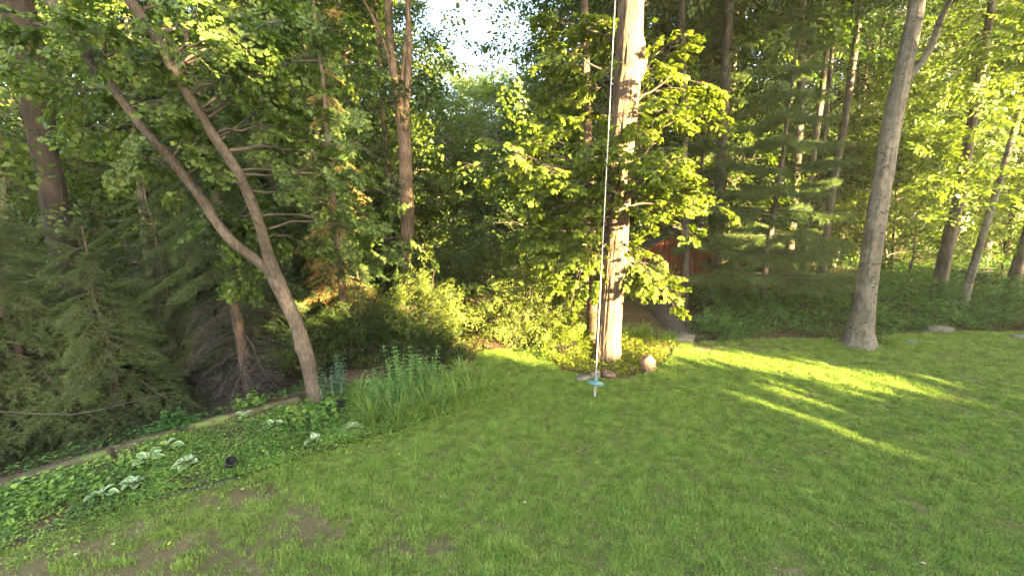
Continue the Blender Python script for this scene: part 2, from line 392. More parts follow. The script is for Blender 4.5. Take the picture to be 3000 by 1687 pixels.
def grid(x0, x1, y0, y1, step): 
    xs = np.arange(x0, x1 + step / 2, step); ys = np.arange(y0, y1 + step / 2, step)
    X, Y = np.meshgrid(xs, ys); nx, ny = len(xs), len(ys)
    i = np.arange(nx - 1)[None, :]; j = np.arange(ny - 1)[:, None]
    Q = np.stack([j * nx + i, j * nx + i + 1, (j + 1) * nx + i + 1, (j + 1) * nx + i], -1).reshape(-1, 4)
    return np.c_[X.ravel(), Y.ravel()], Q
def sheet(name, P, Q, dz, mat, keep=None):
    if keep is not None:
        c = P[Q].mean(1); Q = Q[keep(c)]
        used = np.unique(Q); mp = np.full(len(P), -1); mp[used] = np.arange(len(used)); P = P[used]; Q = mp[Q]
    z = hz(P) + dz
    return link(name, mesh(name, np.c_[P, z], Q, mat, smooth=True))
g = [gp(x, y)[:2] for x, y in [(0, 1610), (130, 1565), (350, 1487), (700, 1402), (930, 1335), (1080, 1285), (1200, 1256), (1330, 1205), (1430, 1150), (1440, 1095), (1380, 1062), (1400, 1035),
     (1480, 1022), (1560, 1024), (1600, 1050), (1640, 1085), (1720, 1112), (1830, 1112), (1930, 1085), (1960, 1045), (2000, 1009), (2150, 998), (2330, 992), (2440, 992), (2560, 985), (2700, 975), (3000, 972)]]
LAWN = [(-9.5, -14), (-7.0, 1.5)] + [tuple(p) for p in g] + [(30, 13.5), (34, -14)]
def lawn_in(P):
    P = np.atleast_2d(P)[:, :2]; J = .16 * (np.c_[fbm(np.c_[P, P[:, 0] * 0], 2.5, 2), fbm(np.c_[P, P[:, 0] * 0 + 9], 2.5, 2)] - .5)
    return poly_in(P + J, LAWN)
P, Q = grid(-60, 80, -40, 100, 1.0)
far = 400
f = sheet('forest_floor', P, Q, -.012, M_FLOOR, keep=lambda c: ~((c[:, 0] > -20) & (c[:, 0] < 34) & (c[:, 1] > -2) & (c[:, 1] < 24)))
P, Q = grid(-20, 34, -2, 24, .2)
f2 = sheet('forest_floor', P, Q, -.012, M_FLOOR)
tag(f, kind='structure'); tag(f2, kind='structure')
P = np.array([(-60, -40), (80, -40), (80, 100), (-60, 100), (-far, -far), (far, -far), (far, far), (-far, far)], float)
Q = np.array([(4, 5, 1, 0), (5, 6, 2, 1), (6, 7, 3, 2), (7, 4, 0, 3)])
f3 = link('distant_ground', mesh('distant_ground', np.c_[P, np.where(np.arange(8) < 4, -2.2, -3.5)], Q, M_FLOOR)); tag(f3, kind='structure')
P, Q = grid(-12, 34, -14, 14, .14)
lawn = sheet('lawn', P, Q, 0, M_LAWN, keep=lawn_in); tag(lawn, kind='structure')
BED = [(-9.5, 1.0)] + [tuple(p) for p in TX[1:7]] + [(-1.6, 9.6), tuple(gp(1440, 1095)[:2] + np.array([.3, .3])), tuple(gp(1430, 1190)[:2])] + [tuple(np.array(p) + np.array([.25, -.25])) for p in reversed(g[:8])] + [(-6.5, 1.0)]
P, Q = grid(-10, 2, 1, 11, .14)
bed = sheet('garden_bed', P, Q, -.005, M_BED, keep=lambda c: poly_in(c, BED)); tag(bed, kind='structure')

# asphalt path to the shed, and a pale stone step at its near end
def strip(name, L, Rr, z, th, mat, n=24):
    L = spline(L, n); Rr = spline(Rr, n)
    V = np.vstack([np.c_[L, hz(L) + z], np.c_[Rr, hz(Rr) + z], np.c_[L, hz(L) + z - th], np.c_[Rr, hz(Rr) + z - th]])
    i = np.arange(n - 1); Q = np.vstack([np.stack([i, i + n, i + n + 1, i + 1], -1), np.stack([i, i + 1, i + 1 + 2 * n, i + 2 * n], -1), np.stack([i + n, i + 3 * n, i + 3 * n + 1, i + n + 1], -1)])
    Q = np.vstack([Q, [(0, 2 * n, 3 * n, n), (n - 1, 2 * n - 1, 4 * n - 1, 3 * n - 1)]])
    return link(name, mesh(name, V, Q, mat))
Lp = [gp(x, y)[:2] for x, y in [(1965, 985), (1925, 935), (1885, 895), (1850, 872)]]
Rp = [gp(x, y)[:2] for x, y in [(2045, 983), (2010, 935), (1975, 895), (1945, 872)]]
PATHPOLY = Lp + Rp[::-1]
tag(strip('path', Lp, Rp, .03, .08, M_PATH), kind='structure')
st = strip('stone_step', [gp(x, y)[:2] for x, y in [(1975, 1001), (1972, 995), (1969, 988)]], [gp(x, y)[:2] for x, y in [(2030, 1003), (2034, 995), (2036, 987)]], .07, .12, M_STEP, 6)
tag(st, 'flat pale stone slab at the near end of the dark path', 'stone step')

# ------------------------------------------------------------------ grass
def tuft(n, rad, h, w):
    V, T = [], []
    for i in range(n):
        a = rng.uniform(0, 6.28); r = rad * math.sqrt(rng.random()); b = np.array([r * math.cos(a), r * math.sin(a), -.004])
        d = rng.uniform(0, 6.28); ln = h * rng.uniform(.5, 1.15); t = np.array([math.cos(d), math.sin(d), 0]); s = np.array([-t[1], t[0], 0]) * w
        mid = b + t * ln * .22 + np.array([0, 0, ln * .6]); tip = b + t * ln * rng.uniform(.5, .95) + np.array([0, 0, ln * rng.uniform(.6, .95)])
        k = len(V); V += [b - s, b + s, mid + s * .7, mid - s * .7, tip]; T += [(k, k + 1, k + 2), (k, k + 2, k + 3), (k + 3, k + 2, k + 4)]
    return np.array(V), np.array(T)
def scatter_gn(name, pts, scl, tuftme, label, cat):
    me = bpy.data.meshes.new(name); me.vertices.add(len(pts)); me.vertices.foreach_set('co', pts.astype(np.float32).ravel())
    a = me.attributes.new('sc', 'FLOAT', 'POINT'); a.data.foreach_set('value', scl.astype(np.float32))
    r = me.attributes.new('rz', 'FLOAT', 'POINT'); r.data.foreach_set('value', (rng.random(len(pts)) * 6.28).astype(np.float32))
    me.materials.append(tuftme.materials[0])
    o = link(name, me)
    to = bpy.data.objects.new(name + '_tuft', tuftme)          # only a source for the nodes, never linked to the scene
    ng = bpy.data.node_groups.new(name, 'GeometryNodeTree')
    ng.interface.new_socket('Geometry', in_out='INPUT', socket_type='NodeSocketGeometry')
    ng.interface.new_socket('Geometry', in_out='OUTPUT', socket_type='NodeSocketGeometry')
    N, L = ng.nodes, ng.links
    gi, go = N.new('NodeGroupInput'), N.new('NodeGroupOutput'); ip = N.new('GeometryNodeInstanceOnPoints')
    oi = N.new('GeometryNodeObjectInfo'); oi.inputs[0].default_value = to
    s = N.new('GeometryNodeInputNamedAttribute'); s.data_type = 'FLOAT'; s.inputs[0].default_value = 'sc'
    z = N.new('GeometryNodeInputNamedAttribute'); z.data_type = 'FLOAT'; z.inputs[0].default_value = 'rz'
    cx = N.new('ShaderNodeCombineXYZ'); mp = N.new('GeometryNodeMeshToPoints')
    L.new(gi.outputs[0], mp.inputs[0]); L.new(mp.outputs[0], ip.inputs['Points']); L.new(oi.outputs['Geometry'], ip.inputs['Instance'])
    L.new(z.outputs[0], cx.inputs[2]); L.new(cx.outputs[0], ip.inputs['Rotation']); L.new(s.outputs[0], ip.inputs['Scale'])
    L.new(ip.outputs[0], go.inputs[0])
    md = o.modifiers.new('scatter', 'NODES'); md.node_group = ng
    return tag(o, label, cat, kind='stuff')
def bare(P):                                # thin worn turf, mostly at the near left
    P3 = np.c_[P[:, :2], P[:, 0] * 0]
    b = np.clip((fbm(P3, 1.6, 3) - .5) * 6, 0, 1)
    left = np.clip((.9 - P[:, 0] - .55 * P[:, 1]) / 3.0, 0, 1)
    spots = np.zeros(len(P))
    for x, y, r in [(230, 1625, .5), (320, 1590, .28), (430, 1640, .4), (705, 1450, .25), (880, 1550, .3), (600, 1680, .3), (700, 1290, .1), (2290, 1660, .12), (1270, 1600, .15), (2950, 1210, .14), (1160, 1610, .2), (2180, 1010, .5), (2060, 1020, .3), (2300, 1020, .3)]:
        c = gp(x, y)[:2]; d = np.linalg.norm((P[:, :2] - c) * np.array([.6, 1]), axis=1) / r
        spots = np.maximum(spots, np.clip(1.5 - d, 0, 1))
    fn = np.clip((noise3(P3, 9) - .35) * 2.2, 0, 1)
    return np.clip(b * (.05 + .6 * left) * (.35 + .65 * fn) + .2 * left * fn + np.clip(spots * (.6 + .8 * fn), 0, 1), 0, 1)
def visible(P, m=60):
    d = P - np.array([0, 0, CAMH]); zc = d[:, 1] * cp - d[:, 2] * sp; yc = d[:, 1] * sp + d[:, 2] * cp
    zc = np.maximum(zc, 1e-3); px = W / 2 + F * d[:, 0] / zc; py = H / 2 - F * yc / zc
    return (zc > .1) & (px > -m) & (px < W + m) & (py > -m) & (py < H + m), px, py, zc
tv, tt = tuft(16, .055, .066, .0026)
tme = mesh('grass_tuft', tv, tt, M_GRASS, v=np.repeat(rng.random(16), 3))
n0 = 420000
P = np.c_[rng.uniform(-9, 14, n0), rng.uniform(2.2, 13.5, n0)]
d = np.linalg.norm(P, axis=1)
P = P[rng.random(n0) < np.clip(6.5 / d, .25, 1) ** 1.2 * .72]
P = P[lawn_in(P)]; P3 = np.c_[P, hz(P)]
vis, *_ = visible(P3, 120); P3 = P3[vis]
P3 = P3[rng.random(len(P3)) > bare(P3) * .93]
s = (.45 + .9 * fbm(np.c_[P3[:, :2], P3[:, 0] * 0], 3.5, 2)) * (.85 + .5 * np.clip((P3[:, 1] - 6) / 6, 0, 1)) * rng.uniform(.75, 1.25, len(P3))
scatter_gn('lawn_grass', P3, s, tme, 'short mown green grass covering the lawn, thin and worn at the near left', 'grass')
print('tufts', len(P3))

tv, tt = tuft(7, .03, .115, .0024)
tme2 = mesh('tall_tuft', tv, tt, M_LILY, v=np.repeat(rng.random(7), 3))
k_ = (rng.random(len(P3)) < .035) & (fbm(np.c_[P3[:, :2], P3[:, 0] * 0], 1.3, 2) > .45); Q3 = P3[k_] + rng.normal(0, .03, (k_.sum(), 3)) * [1, 1, 0]
scatter_gn('taller_grass', Q3, rng.uniform(.5, 1.0, len(Q3)), tme2, 'odd taller pale grass blades standing out of the mown lawn', 'grass')
nl_ = 9000; Q3 = np.c_[rng.uniform(-8, 13, nl_), rng.uniform(2.2, 12, nl_)]; Q3 = Q3[lawn_in(Q3)]; Q3 = Q3[fbm(np.c_[Q3, Q3[:, 0] * 0], 1.1, 2) > .48]; Q3 = np.c_[Q3, hz(Q3) + .02 + .03 * rng.random(len(Q3))]; nl_ = len(Q3)
V, Fs, vv = leaves(LQ, Q3, rng.normal(0, 1, (nl_, 3)) * [1, 1, .2], np.array([0, 0, 1]) + rng.normal(0, .2, (nl_, 3)), rng.uniform(.02, .045, nl_))
tag(link('lawn_weeds', mesh('lawn_weeds', V, Fs, M_COVER, v=vv)), 'small flat clover and weed leaves scattered in the lawn', 'weeds', kind='stuff')

# ------------------------------------------------------------------ tree builders
SPR = [spray(7, 6, leaf=.16) for _ in range(4)]                 # wood trees
SPRS = [spray(7, 9, leaf=.075) for _ in range(4)]                # small-leaved shrubs
SPRO = [spray(8, 6, leaf=.15, whorl=True, droop=.4) for _ in range(6)]
SPRR = [spray(8, 6, leaf=.115, droop=.35, flat=.3) for _ in range(5)]

def crown_arrays(limbs, per, L, SP, start=.3, spread=.5, pendant=0.):
    T, X = [], []
    subs = []
    for P in limbs:
        P = np.asarray(P); n = len(P)
        for k in range(per):
            t = start + (1 - start) * (k + rng.random()) / per; i = min(int(t * (n - 1)), n - 2); f = t * (n - 1) - i
            p = P[i] * (1 - f) + P[i + 1] * f; dr = unit(P[i + 1] - P[i])
            side = rng.normal(0, 1, 3); side[2] = side[2] * .6 + .05; x = unit(dr * .55 + unit(side) * .85)
            off = rng.random() * spread; q = p + x * off; q[2] -= pendant * off
            if off > .15: subs.append(np.array([p, (p + q) / 2 + rng.normal(0, .02, 3), q]))
            T.append(q); X.append(x - np.array([0, 0, pendant]))
    return np.array(T), np.array(X), subs

def forest_proto(Hh, base, rad, nl, per, L, tm=LQ, mat=M_LEAF, tr=.16, bark=M_BARK, low=.25, seed_tr=0.35):
    """trunk, branches and crown meshes of a wood tree standing at the origin"""
    n = 12; z = np.linspace(0, Hh, n); wx = np.cumsum(rng.normal(0, .09, n)); wy = np.cumsum(rng.normal(0, .09, n)); wx[0] = wy[0] = 0
    TP = np.c_[wx, wy, z]; TP[0, 2] = -.3; tr_r = tr * (1 - .85 * z / Hh); tr_r[0] *= 1.5
    tV, tQ, tT = tube(TP, tr_r, 10, wob=.08)
    limbs, ltub = [], []
    for k in range(nl):
        q = (k + .5) / nl; hgt = base + (Hh - base) * q ** .9; a = k * 2.4 + rng.uniform(-.4, .4)
        prof = math.sin(math.pi * min(1, (q * .85 + .18))) ** .6
        ln = rad * prof * rng.uniform(.7, 1.15)
        i = min(int(hgt / Hh * (n - 1)), n - 2); f = hgt / Hh * (n - 1) - i; p0 = TP[i] * (1 - f) + TP[i + 1] * f
        p1 = p0 + np.array([math.cos(a) * ln, math.sin(a) * ln, ln * (low + .5 * q)])
        c = curve(p0, p1, .06, 7, .03); limbs.append(c); r0 = max(.02, tr * .42 * (1 - .7 * q))
        ltub.append(tube(c, np.linspace(r0, .008, 7), 5, cap=False))
    limbs.append(np.array([TP[-3], TP[-2], TP[-1], TP[-1] + [0, 0, .4]]))
    T, X, subs = crown_arrays(limbs, per, L, SPR, .25, .9)
    P, D, N, S, _ = place_sprays(SPR, T, X, L * rng.uniform(.7, 1.3, len(T)))
    ltub += [tube(s_, np.array([.014, .01, .006]), 3, cap=False) for s_ in subs]
    cv, cf, cvv = leaves(tm, P, D, N, S)
    lv, lf = join(ltub)
    return (mesh('trunk', tV, [tQ, tT], bark, smooth=True), mesh('branches', lv, lf, bark, smooth=True), mesh('crown', cv, cf, mat, v=cvv))

PROTO = {
 'tall': forest_proto(17, 4.0, 3.8, 26, 15, 1.2),
 'tall2': forest_proto(15, 3.0, 3.4, 24, 14, 1.15, mat=M_LEAF2, bark=M_PALEBARK),
 'oak': forest_proto(13, 2.2, 4.4, 24, 16, 1.2, mat=M_LEAFY),
 'slim': forest_proto(18, 7.0, 2.9, 22, 13, 1.15, mat=M_LEAF),
 'under': forest_proto(5.5, .7, 2.1, 18, 7, .95, mat=M_LEAF, tr=.05, low=.1),
 'under2': forest_proto(4.2, .4, 1.9, 16, 7, .9, mat=M_LEAF2, tr=.04, low=.1),
 'under3': forest_proto(6.5, 1.0, 2.3, 18, 8, .95, mat=M_LEAFY, tr=.06, low=.15),
}
def plant_tree(kind, x, y, s, rz, name, label, cat, group=None, z=None, tilt=(0, 0)):
    z = float(hz([(x, y)])[0]) if z is None else z
    t = thing(name, label, cat, (x, y, z), rz, group); t.rotation_euler = (tilt[0], tilt[1], rz); t.scale = (s, s, s)
    for nm, me in zip(('trunk', 'branches', 'crown'), PROTO[kind]): link(nm, me, t)
    return t
def rough_trunk(P, rad, sides=40, n=160, amp=.012, flare=0., ridges=11, bumps=(), wav=.05):
    """bark with real furrows: displaced tube following P with radii"""
    A = spline(np.c_[P, rad], n); V, Q, T = tube(A[:, :3], A[:, 3], sides)
    body = V[:n * sides].reshape(n, sides, 3); C0 = A[:, None, :3]; dv = body - C0; r = np.linalg.norm(dv, axis=2, keepdims=True); dn = dv / r
    th = np.linspace(0, 2 * np.pi, sides, endpoint=False)[None, :]; zz = A[:, 2][:, None]
    U = np.stack([np.cos(th) * ridges / 3 + 0 * zz, np.sin(th) * ridges / 3 + 0 * zz, zz * 1.1 + 0 * th], -1).reshape(-1, 3)
    nz = fbm(U, 1.6, 3).reshape(n, sides); rid = 1 - np.abs(nz * 2 - 1) * 2.2
    disp = amp * (rid - .4) + amp * 1.2 * (fbm(U + 40, .5, 2).reshape(n, sides) - .5) * 2
    if flare:
        k = np.exp(-np.maximum(zz - A[0, 2], 0) / (.28 + .1 * flare)); lob = .5 + .5 * np.cos(th * 5 + 1.3) * .7
        disp = disp + flare * k * (.35 + lob)
    for (bz, bt, br, ba) in bumps:
        dth = np.angle(np.exp(1j * (th - bt))); disp = disp + ba * np.exp(-((zz - bz) / br) ** 2 - (dth / .55) ** 2)
    V[:n * sides] = (body + dn * disp[..., None]).reshape(-1, 3)
    return V, [Q, T]

def add_leaf_parts(crown, tm, P, D, N, S, mat, near_n, name='leaf'):
    """the leaves that show largest become leaf objects; returns a mask of the rest"""
    vis, px, py, zc = visible(P, -10); size = np.where(vis, S / zc, -1)
    # those in front: the nearest in each picture cell are the ones that show
    order = np.argsort(-size)[: near_n * 6]; cell = {}
    for i in order:
        if size[i] <= 0: break
        k = (int(px[i] // 14), int(py[i] // 14))
        if k not in cell or zc[i] < zc[cell[k]]: cell[k] = i
    ids = sorted(cell.values(), key=lambda i: -size[i])[:near_n]
    vv = rng.random(4); mes = []
    for q in range(4):
        V, Q, T = tm; mes.append(mesh(name, V, [Q, T] if len(T) else [Q], mat, v=np.full(len(Q) + len(T), .15 + .25 * q)))
    for i in ids:
        d = unit(D[i]); b = unit(np.cross(N[i], d)); n_ = np.cross(d, b)
        M = Matrix(((d[0], b[0], n_[0], P[i][0]), (d[1], b[1], n_[1], P[i][1]), (d[2], b[2], n_[2], P[i][2]), (0, 0, 0, 1)))
        o = link(name, mes[i % 4], crown); o.matrix_local = M @ Matrix.Scale(float(S[i]), 4)
    mask = np.ones(len(P), bool); mask[list(ids)] = False
    return mask

def pix_path(pts, Y, k=K):
    """[(x, y, width)] read off the picture, at depth Y (number or one per point)"""
    Y = np.broadcast_to(Y, (len(pts),)); P = [dp(x * k, y * k, yy) for (x, y, w), yy in zip(pts, Y)]
    r = [wr(x * k, y * k, w * k, yy) for (x, y, w), yy in zip(pts, Y)]
    return np.array(P), np.array(r)

# ================================================================== the big sunlit tree with the swing
YM = 9.2
P, r = pix_path([(1524, 922, 66), (1527, 905, 62), (1530, 860, 60), (1534, 800, 60), (1542, 700, 60), (1550, 600, 60), (1556, 500, 60), (1561, 400, 61), (1569, 300, 62), (1576, 210, 66), (1582, 140, 68), (1583, 80, 62), (1588, 0, 59), (1592, -80, 56), (1598, -250, 50), (1600, -500, 38)], YM)
P[0, 2] = -.25
big = thing('shade_tree', 'tall thick trunked tree with furrowed bark blazing in low sun, rocks round its foot', 'tree', (P[0, 0], P[0, 1], 0))
bl = np.array([P[0, 0], P[0, 1], 0])
zk = dp(1600 * K, 150 * K, YM)[2]
V, Fs = rough_trunk(P - bl, r, 96, 420, .02, .16, 26, bumps=[(zk, .2, .3, .12), (zk + .05, 4.6, .22, .06), (zk - 1.2, 5.2, .2, .04), (zk + 1.5, 3.4, .3, .05)])
link('trunk', mesh('trunk', V, Fs, M_OAKBARK, smooth=True), big)
limbs = []
def blimb(y0, x1, y1, dY, r0=.035, lift=.04, x0=None):
    s_ = spline(np.c_[P, r], 200); tgt = y0 * K
    zt = [abs(dp(1570 * K, tgt, YM)[2] - q[2]) for q in s_]; i = int(np.argmin(zt)); p0 = s_[i, :3]
    p1 = dp(x1 * K, y1 * K, YM + dY); c = curve(p0, p1, lift, 9, .025); limbs.append(c)
    V, Q, T = tube(c - bl, np.linspace(r0, .008, 9), 7); link('limb', mesh('limb', V, [Q, T], M_TWIG, smooth=True), big)
for a in [(470, 1300, 400, -.9), (480, 1250, 425, .2), (430, 1370, 350, -.6), (500, 1400, 520, -1.0), (450, 1480, 330, -1.0), (480, 1700, 420, -.9), (500, 1755, 480, -.5), (450, 1650, 360, -.7), (520, 1690, 520, -.2),
          (520, 1600, 470, -1.3), (480, 1560, 400, -1.3), (500, 1500, 455, -1.3), (600, 1430, 540, -.1), (620, 1400, 650, .3), (640, 1440, 690, .1), (650, 1370, 600, .6),
          (640, 1640, 690, .1), (650, 1680, 725, -.1), (610, 1620, 660, .4), (280, 1700, 190, -.3), (300, 1740, 270, .1), (260, 1660, 130, .3), (250, 1470, 190, .4), (230, 1420, 120, .2), (300, 1450, 260, .7), (150, 1500, 40, .2), (120, 1400, 60, .6), (560, 1330, 470, .3), (470, 1260, 360, .6), (520, 1380, 590, .4), (560, 1460, 600, -.6), (590, 1500, 640, -.2), (540, 1740, 540, -.1), (400, 1560, 300, -.9)]:
    blimb(*a)
T, X, subs = crown_arrays([c for c in limbs], 8, .6, SPRO, .3, .5, .12)
LP, LD, LN, LS, tws = place_sprays(SPRO, T, X * [1, 1, .5], .58 * rng.uniform(.7, 1.2, len(T)), roll=.35)
_d = LP - np.array([0, 0, CAMH]); _z = _d[:, 1] * cp - _d[:, 2] * sp; _px = W / 2 + F * _d[:, 0] / _z; _py = H / 2 - F * (_d[:, 1] * sp + _d[:, 2] * cp) / _z
_tx = np.interp(_py, [0, 330, 600, 1060], [1850, 1835, 1812, 1770]); bare_ = (np.abs(_px - _tx) < 42) & (LP[:, 1] < YM) & ((_py > 615) | (_py < 365)) & (rng.random(len(LP)) < .93)   # the stem itself carries few leaves there
bare_ |= (_px < 1400) & (rng.random(len(LP)) < .85)
LP, LD, LN, LS = LP[~bare_], LD[~bare_], LN[~bare_], LS[~bare_]
# high crown above the picture, thin enough that low sun passes beneath it
hl = []
for k in range(16):
    a = k * 2.4; p0 = P[-3] + [0, 0, k * .3 + 1.0]; ln = 4.0 * rng.uniform(.7, 1.1); hl.append(curve(p0, p0 + np.array([math.cos(a) * ln, math.sin(a) * ln, 1.2]), .05, 8))
T, X, sb2 = crown_arrays(hl, 12, 1, SPR, .3, .9); HP, HD, HN, HS, _ = place_sprays(SPR, T, X, 1.2)
tb = [tube(c - bl, np.linspace(.09, .015, len(c)), 6) for c in hl] + [(a_ - bl, b_, c_) for a_, b_, c_ in twigs(tws + subs, .005)]
V, Fs = join(tb); link('branches', mesh('branches', V, Fs, M_TWIG, smooth=True), big)
crown = link('crown', None, big)
msk = add_leaf_parts(crown, LOBO, LP - bl + bl, LD, LN, LS, M_OAKLEAF, 300)
for ch in crown.children: ch.matrix_local = Matrix.Translation(-Vector(bl)) @ ch.matrix_local
V, Fs, vv = leaves(LOBO, LP[msk] - bl, LD[msk], LN[msk], LS[msk])
crown_m = mesh('crown', V, Fs, M_OAKLEAF, v=vv)
cm = link('leaves', crown_m, crown); cm['kind'] = 'stuff'
V, Fs, vv = leaves(LQ, HP - bl, HD, HN, HS); hc = link('upper_crown', mesh('upper_crown', V, Fs, M_OAKLEAF, v=vv), big)
print('main leaves', len(LP))

# slimmer trunk right behind it
def trunk_tree(name, label, cat, pts, Y, bark, crown=None, group=None, n=60, sides=16, amp=.006, flare=.04, k=K, topext=True, cs=1.0, ridges=8, cz=0, bumps=(), coff=0):
    P, r = pix_path(pts, Y, k)
    base = np.array([P[0, 0], P[0, 1], float(hz(P[:1])[0])]); P[0, 2] = base[2] - .25
    if topext:
        d = unit(P[-1] - P[-2]); hgt = 14 - P[-1, 2]
        if hgt > 1: P = np.vstack([P, P[-1] + d * hgt * .5, P[-1] + np.array([d[0] * .6, d[1] * .6, 1]) * hgt]); r = np.r_[r, r[-1] * .7, r[-1] * .25]
    t = thing(name, label, cat, base, 0, group)
    V, Fs = rough_trunk(P - base, r, sides, n, amp, flare, ridges, bumps=bumps)
    link('trunk', mesh('trunk', V, Fs, bark, smooth=True), t)
    if crown:
        _, br, cr = PROTO[crown]; top = P[-1] - base
        for nm, me in (('crown', cr),):
            c = link(nm, me, t, (top[0] * .55 + coff, top[1] * .55, cz), (0, 0, rng.uniform(0, 6)), cs)
    return t, P, base
trunk_tree('slender_tree', 'slim brown trunk standing close behind the left edge of the big sunlit trunk', 'tree',
           [(1487, 890, 30), (1489, 800, 27), (1486, 600, 25), (1480, 400, 22), (1477, 280, 20), (1470, 0, 18)], 10.4, M_OAKBARK, 'slim', cs=.6, cz=5)

# ---- the rope swing
swx = 1745.0
pd_ = dp(swx, 1121, 7.4); top = np.array([pd_[0], pd_[1], 11.5])
sw = thing('rope_swing', 'teal disc seat hanging from a long white rope beside the big sunlit trunk', 'rope swing', pd_)
V, Q, T = tube([(0, 0, -.06), (0, 0, .3), (0, 0, 2), (0, 0, 5), tuple(top - pd_)], [.007] * 5, 8); link('rope', mesh('rope', V, [Q, T], M_ROPE, smooth=True), sw)
prof = [(0, -.03), (.09, -.032), (.135, -.025), (.152, -.004), (.148, .012), (.12, .022), (.05, .03), (0, .032)]
def lathe(prof, n=28):
    V = []; Q = []
    a = np.linspace(0, 2 * np.pi, n, endpoint=False)
    for rr, z in prof: V += [(max(rr, .0005) * math.cos(t), max(rr, .0005) * math.sin(t), z) for t in a]
    for i in range(len(prof) - 1):
        for j in range(n): Q.append((i * n + j, i * n + (j + 1) % n, (i + 1) * n + (j + 1) % n, (i + 1) * n + j))
    return np.array(V), np.array(Q)
V, Q = lathe(prof); seat = link('seat', mesh('seat', V, Q, M_TEAL, smooth=True), sw, rot=(R(-15), R(8), 0))
V, Q = lathe([(0, .02), (.036, .025), (.03, .06), (.022, .12), (.018, .135), (0, .137)], 18); link('collar', mesh('collar', V, Q, M_TEAL, smooth=True), sw, rot=(R(-6), R(4), 0))
prt = [tube(spline([(0, 0, -.03), (s_ * .012, 0, -.1), (s_ * .016, .005, -.18), (s_ * .006, 0, -.23), (s_ * .012, 0, -.28)], 12), [.007] * 12, 6) for s_ in (-1, 1)]
V, Fs = join(prt); link('rope_tail', mesh('rope_tail', V, Fs, M_ROPE, smooth=True), sw)

# ================================================================== grey beech at the right
pts = [(2158, 880, 88), (2162, 850, 72), (2169, 800, 62), (2180, 720, 56), (2192, 640, 54), (2203, 560, 52), (2215, 480, 51), (2228, 400, 52), (2243, 310, 53), (2262, 220, 50), (2283, 130, 44), (2302, 40, 40), (2318, -60, 36)]
t, P, base = trunk_tree('beech_tree', 'large smooth grey trunk with dark patches and flared root foot at the right lawn edge', 'tree', pts, 10.1, M_BEECH, 'tall', n=260, sides=56, amp=.019, flare=.22, ridges=9, cs=.9, cz=5)
p0 = dp(2266 * K, 205 * K, 10.1); lp = spline([p0 - base, dp(2310 * K, 168 * K, 10.0) - base, dp(2345 * K, 110 * K, 9.8) - base, dp(2370 * K, 40 * K, 9.5) - base, dp(2420 * K, -60 * K, 9) - base], 20)
V, Q, T = tube(lp, np.linspace(.09, .04, 20), 12, wob=.04); link('limb', mesh('limb', V, [Q, T], M_BEECH, smooth=True), t)

# ================================================================== leaning forked tree at the left (heart leaves)
YR = 7.15
tp = [(800, 1030, 40), (795, 1010, 38), (785, 960, 37), (772, 900, 40), (757, 850, 38), (744, 810, 37), (724, 765, 36), (705, 725, 40), (690, 690, 40)]
P, r = pix_path(tp, np.linspace(7.15, 7.05, len(tp)))
RB = np.array([P[0, 0], P[0, 1], float(hz(P[:1])[0])]); P[0, 2] = RB[2] - .2
red = thing('leaning_tree', 'leaning forked tree with pale brown bark growing from the planted bed', 'tree', RB)
rl = [(690, 690, 34), (672, 630, 30), (652, 560, 28), (630, 500, 28), (590, 420, 28), (540, 345, 27), (490, 265, 27), (440, 180, 28), (385, 85, 29), (325, 0, 31), (250, -100, 33)]
rlP, rlr = pix_path(rl, np.linspace(7.05, 5.4, len(rl)))
ll = [(690, 690, 32), (660, 665, 29), (620, 635, 28), (585, 608, 28), (545, 560, 27), (515, 510, 28), (475, 455, 28), (430, 400, 28), (375, 340, 28), (310, 255, 29), (240, 165, 31), (180, 80, 33), (125, 0, 35), (60, -90, 36)]
llP, llr = pix_path(ll, np.linspace(7.05, 5.6, len(ll)))
zb = dp(757 * K, 850 * K, 7.1)[2] - RB[2]
V, Fs = rough_trunk(np.vstack([P, rlP[1:4]]) - RB, np.r_[r, rlr[1:4]], 28, 160, .006, .03, 8, bumps=[(zb - .1, 4.2, .07, .035), (zb - .18, 4.0, .05, .03)])
link('trunk', mesh('trunk', V, Fs, M_REDBARK, smooth=True), red)
V, Fs = rough_trunk(rlP[2:] - RB, rlr[2:], 20, 120, .005, 0, 8); link('limb', mesh('limb', V, Fs, M_REDBARK, smooth=True), red)
P2 = llP.copy(); P2[0] = P2[0] + [.05, .02, -.12]
V, Fs = rough_trunk(P2 - RB, llr, 20, 140, .005, 0, 8); link('limb', mesh('limb', V, Fs, M_REDBARK, smooth=True), red)
rlimbs = []; rtub = []
def near_pt(A, x, y):
    s_ = spline(A, 120); d = s_ - np.array([0, 0, CAMH]); zc = d[:, 1] * cp - d[:, 2] * sp; yc = d[:, 1] * sp + d[:, 2] * cp
    return s_[int(np.argmin((W / 2 + F * d[:, 0] / zc - x * K) ** 2 + (H / 2 - F * yc / zc - y * K) ** 2))]
def rlimb(A, x0, y0, x1, y1, Y1, r0=.022, lift=.08):
    c = curve(near_pt(A, x0, y0), dp(x1 * K, y1 * K, Y1 + .8), lift, 9, .03); rlimbs.append(c); rtub.append(tube(c - RB, np.linspace(r0, .006, 9), 6))
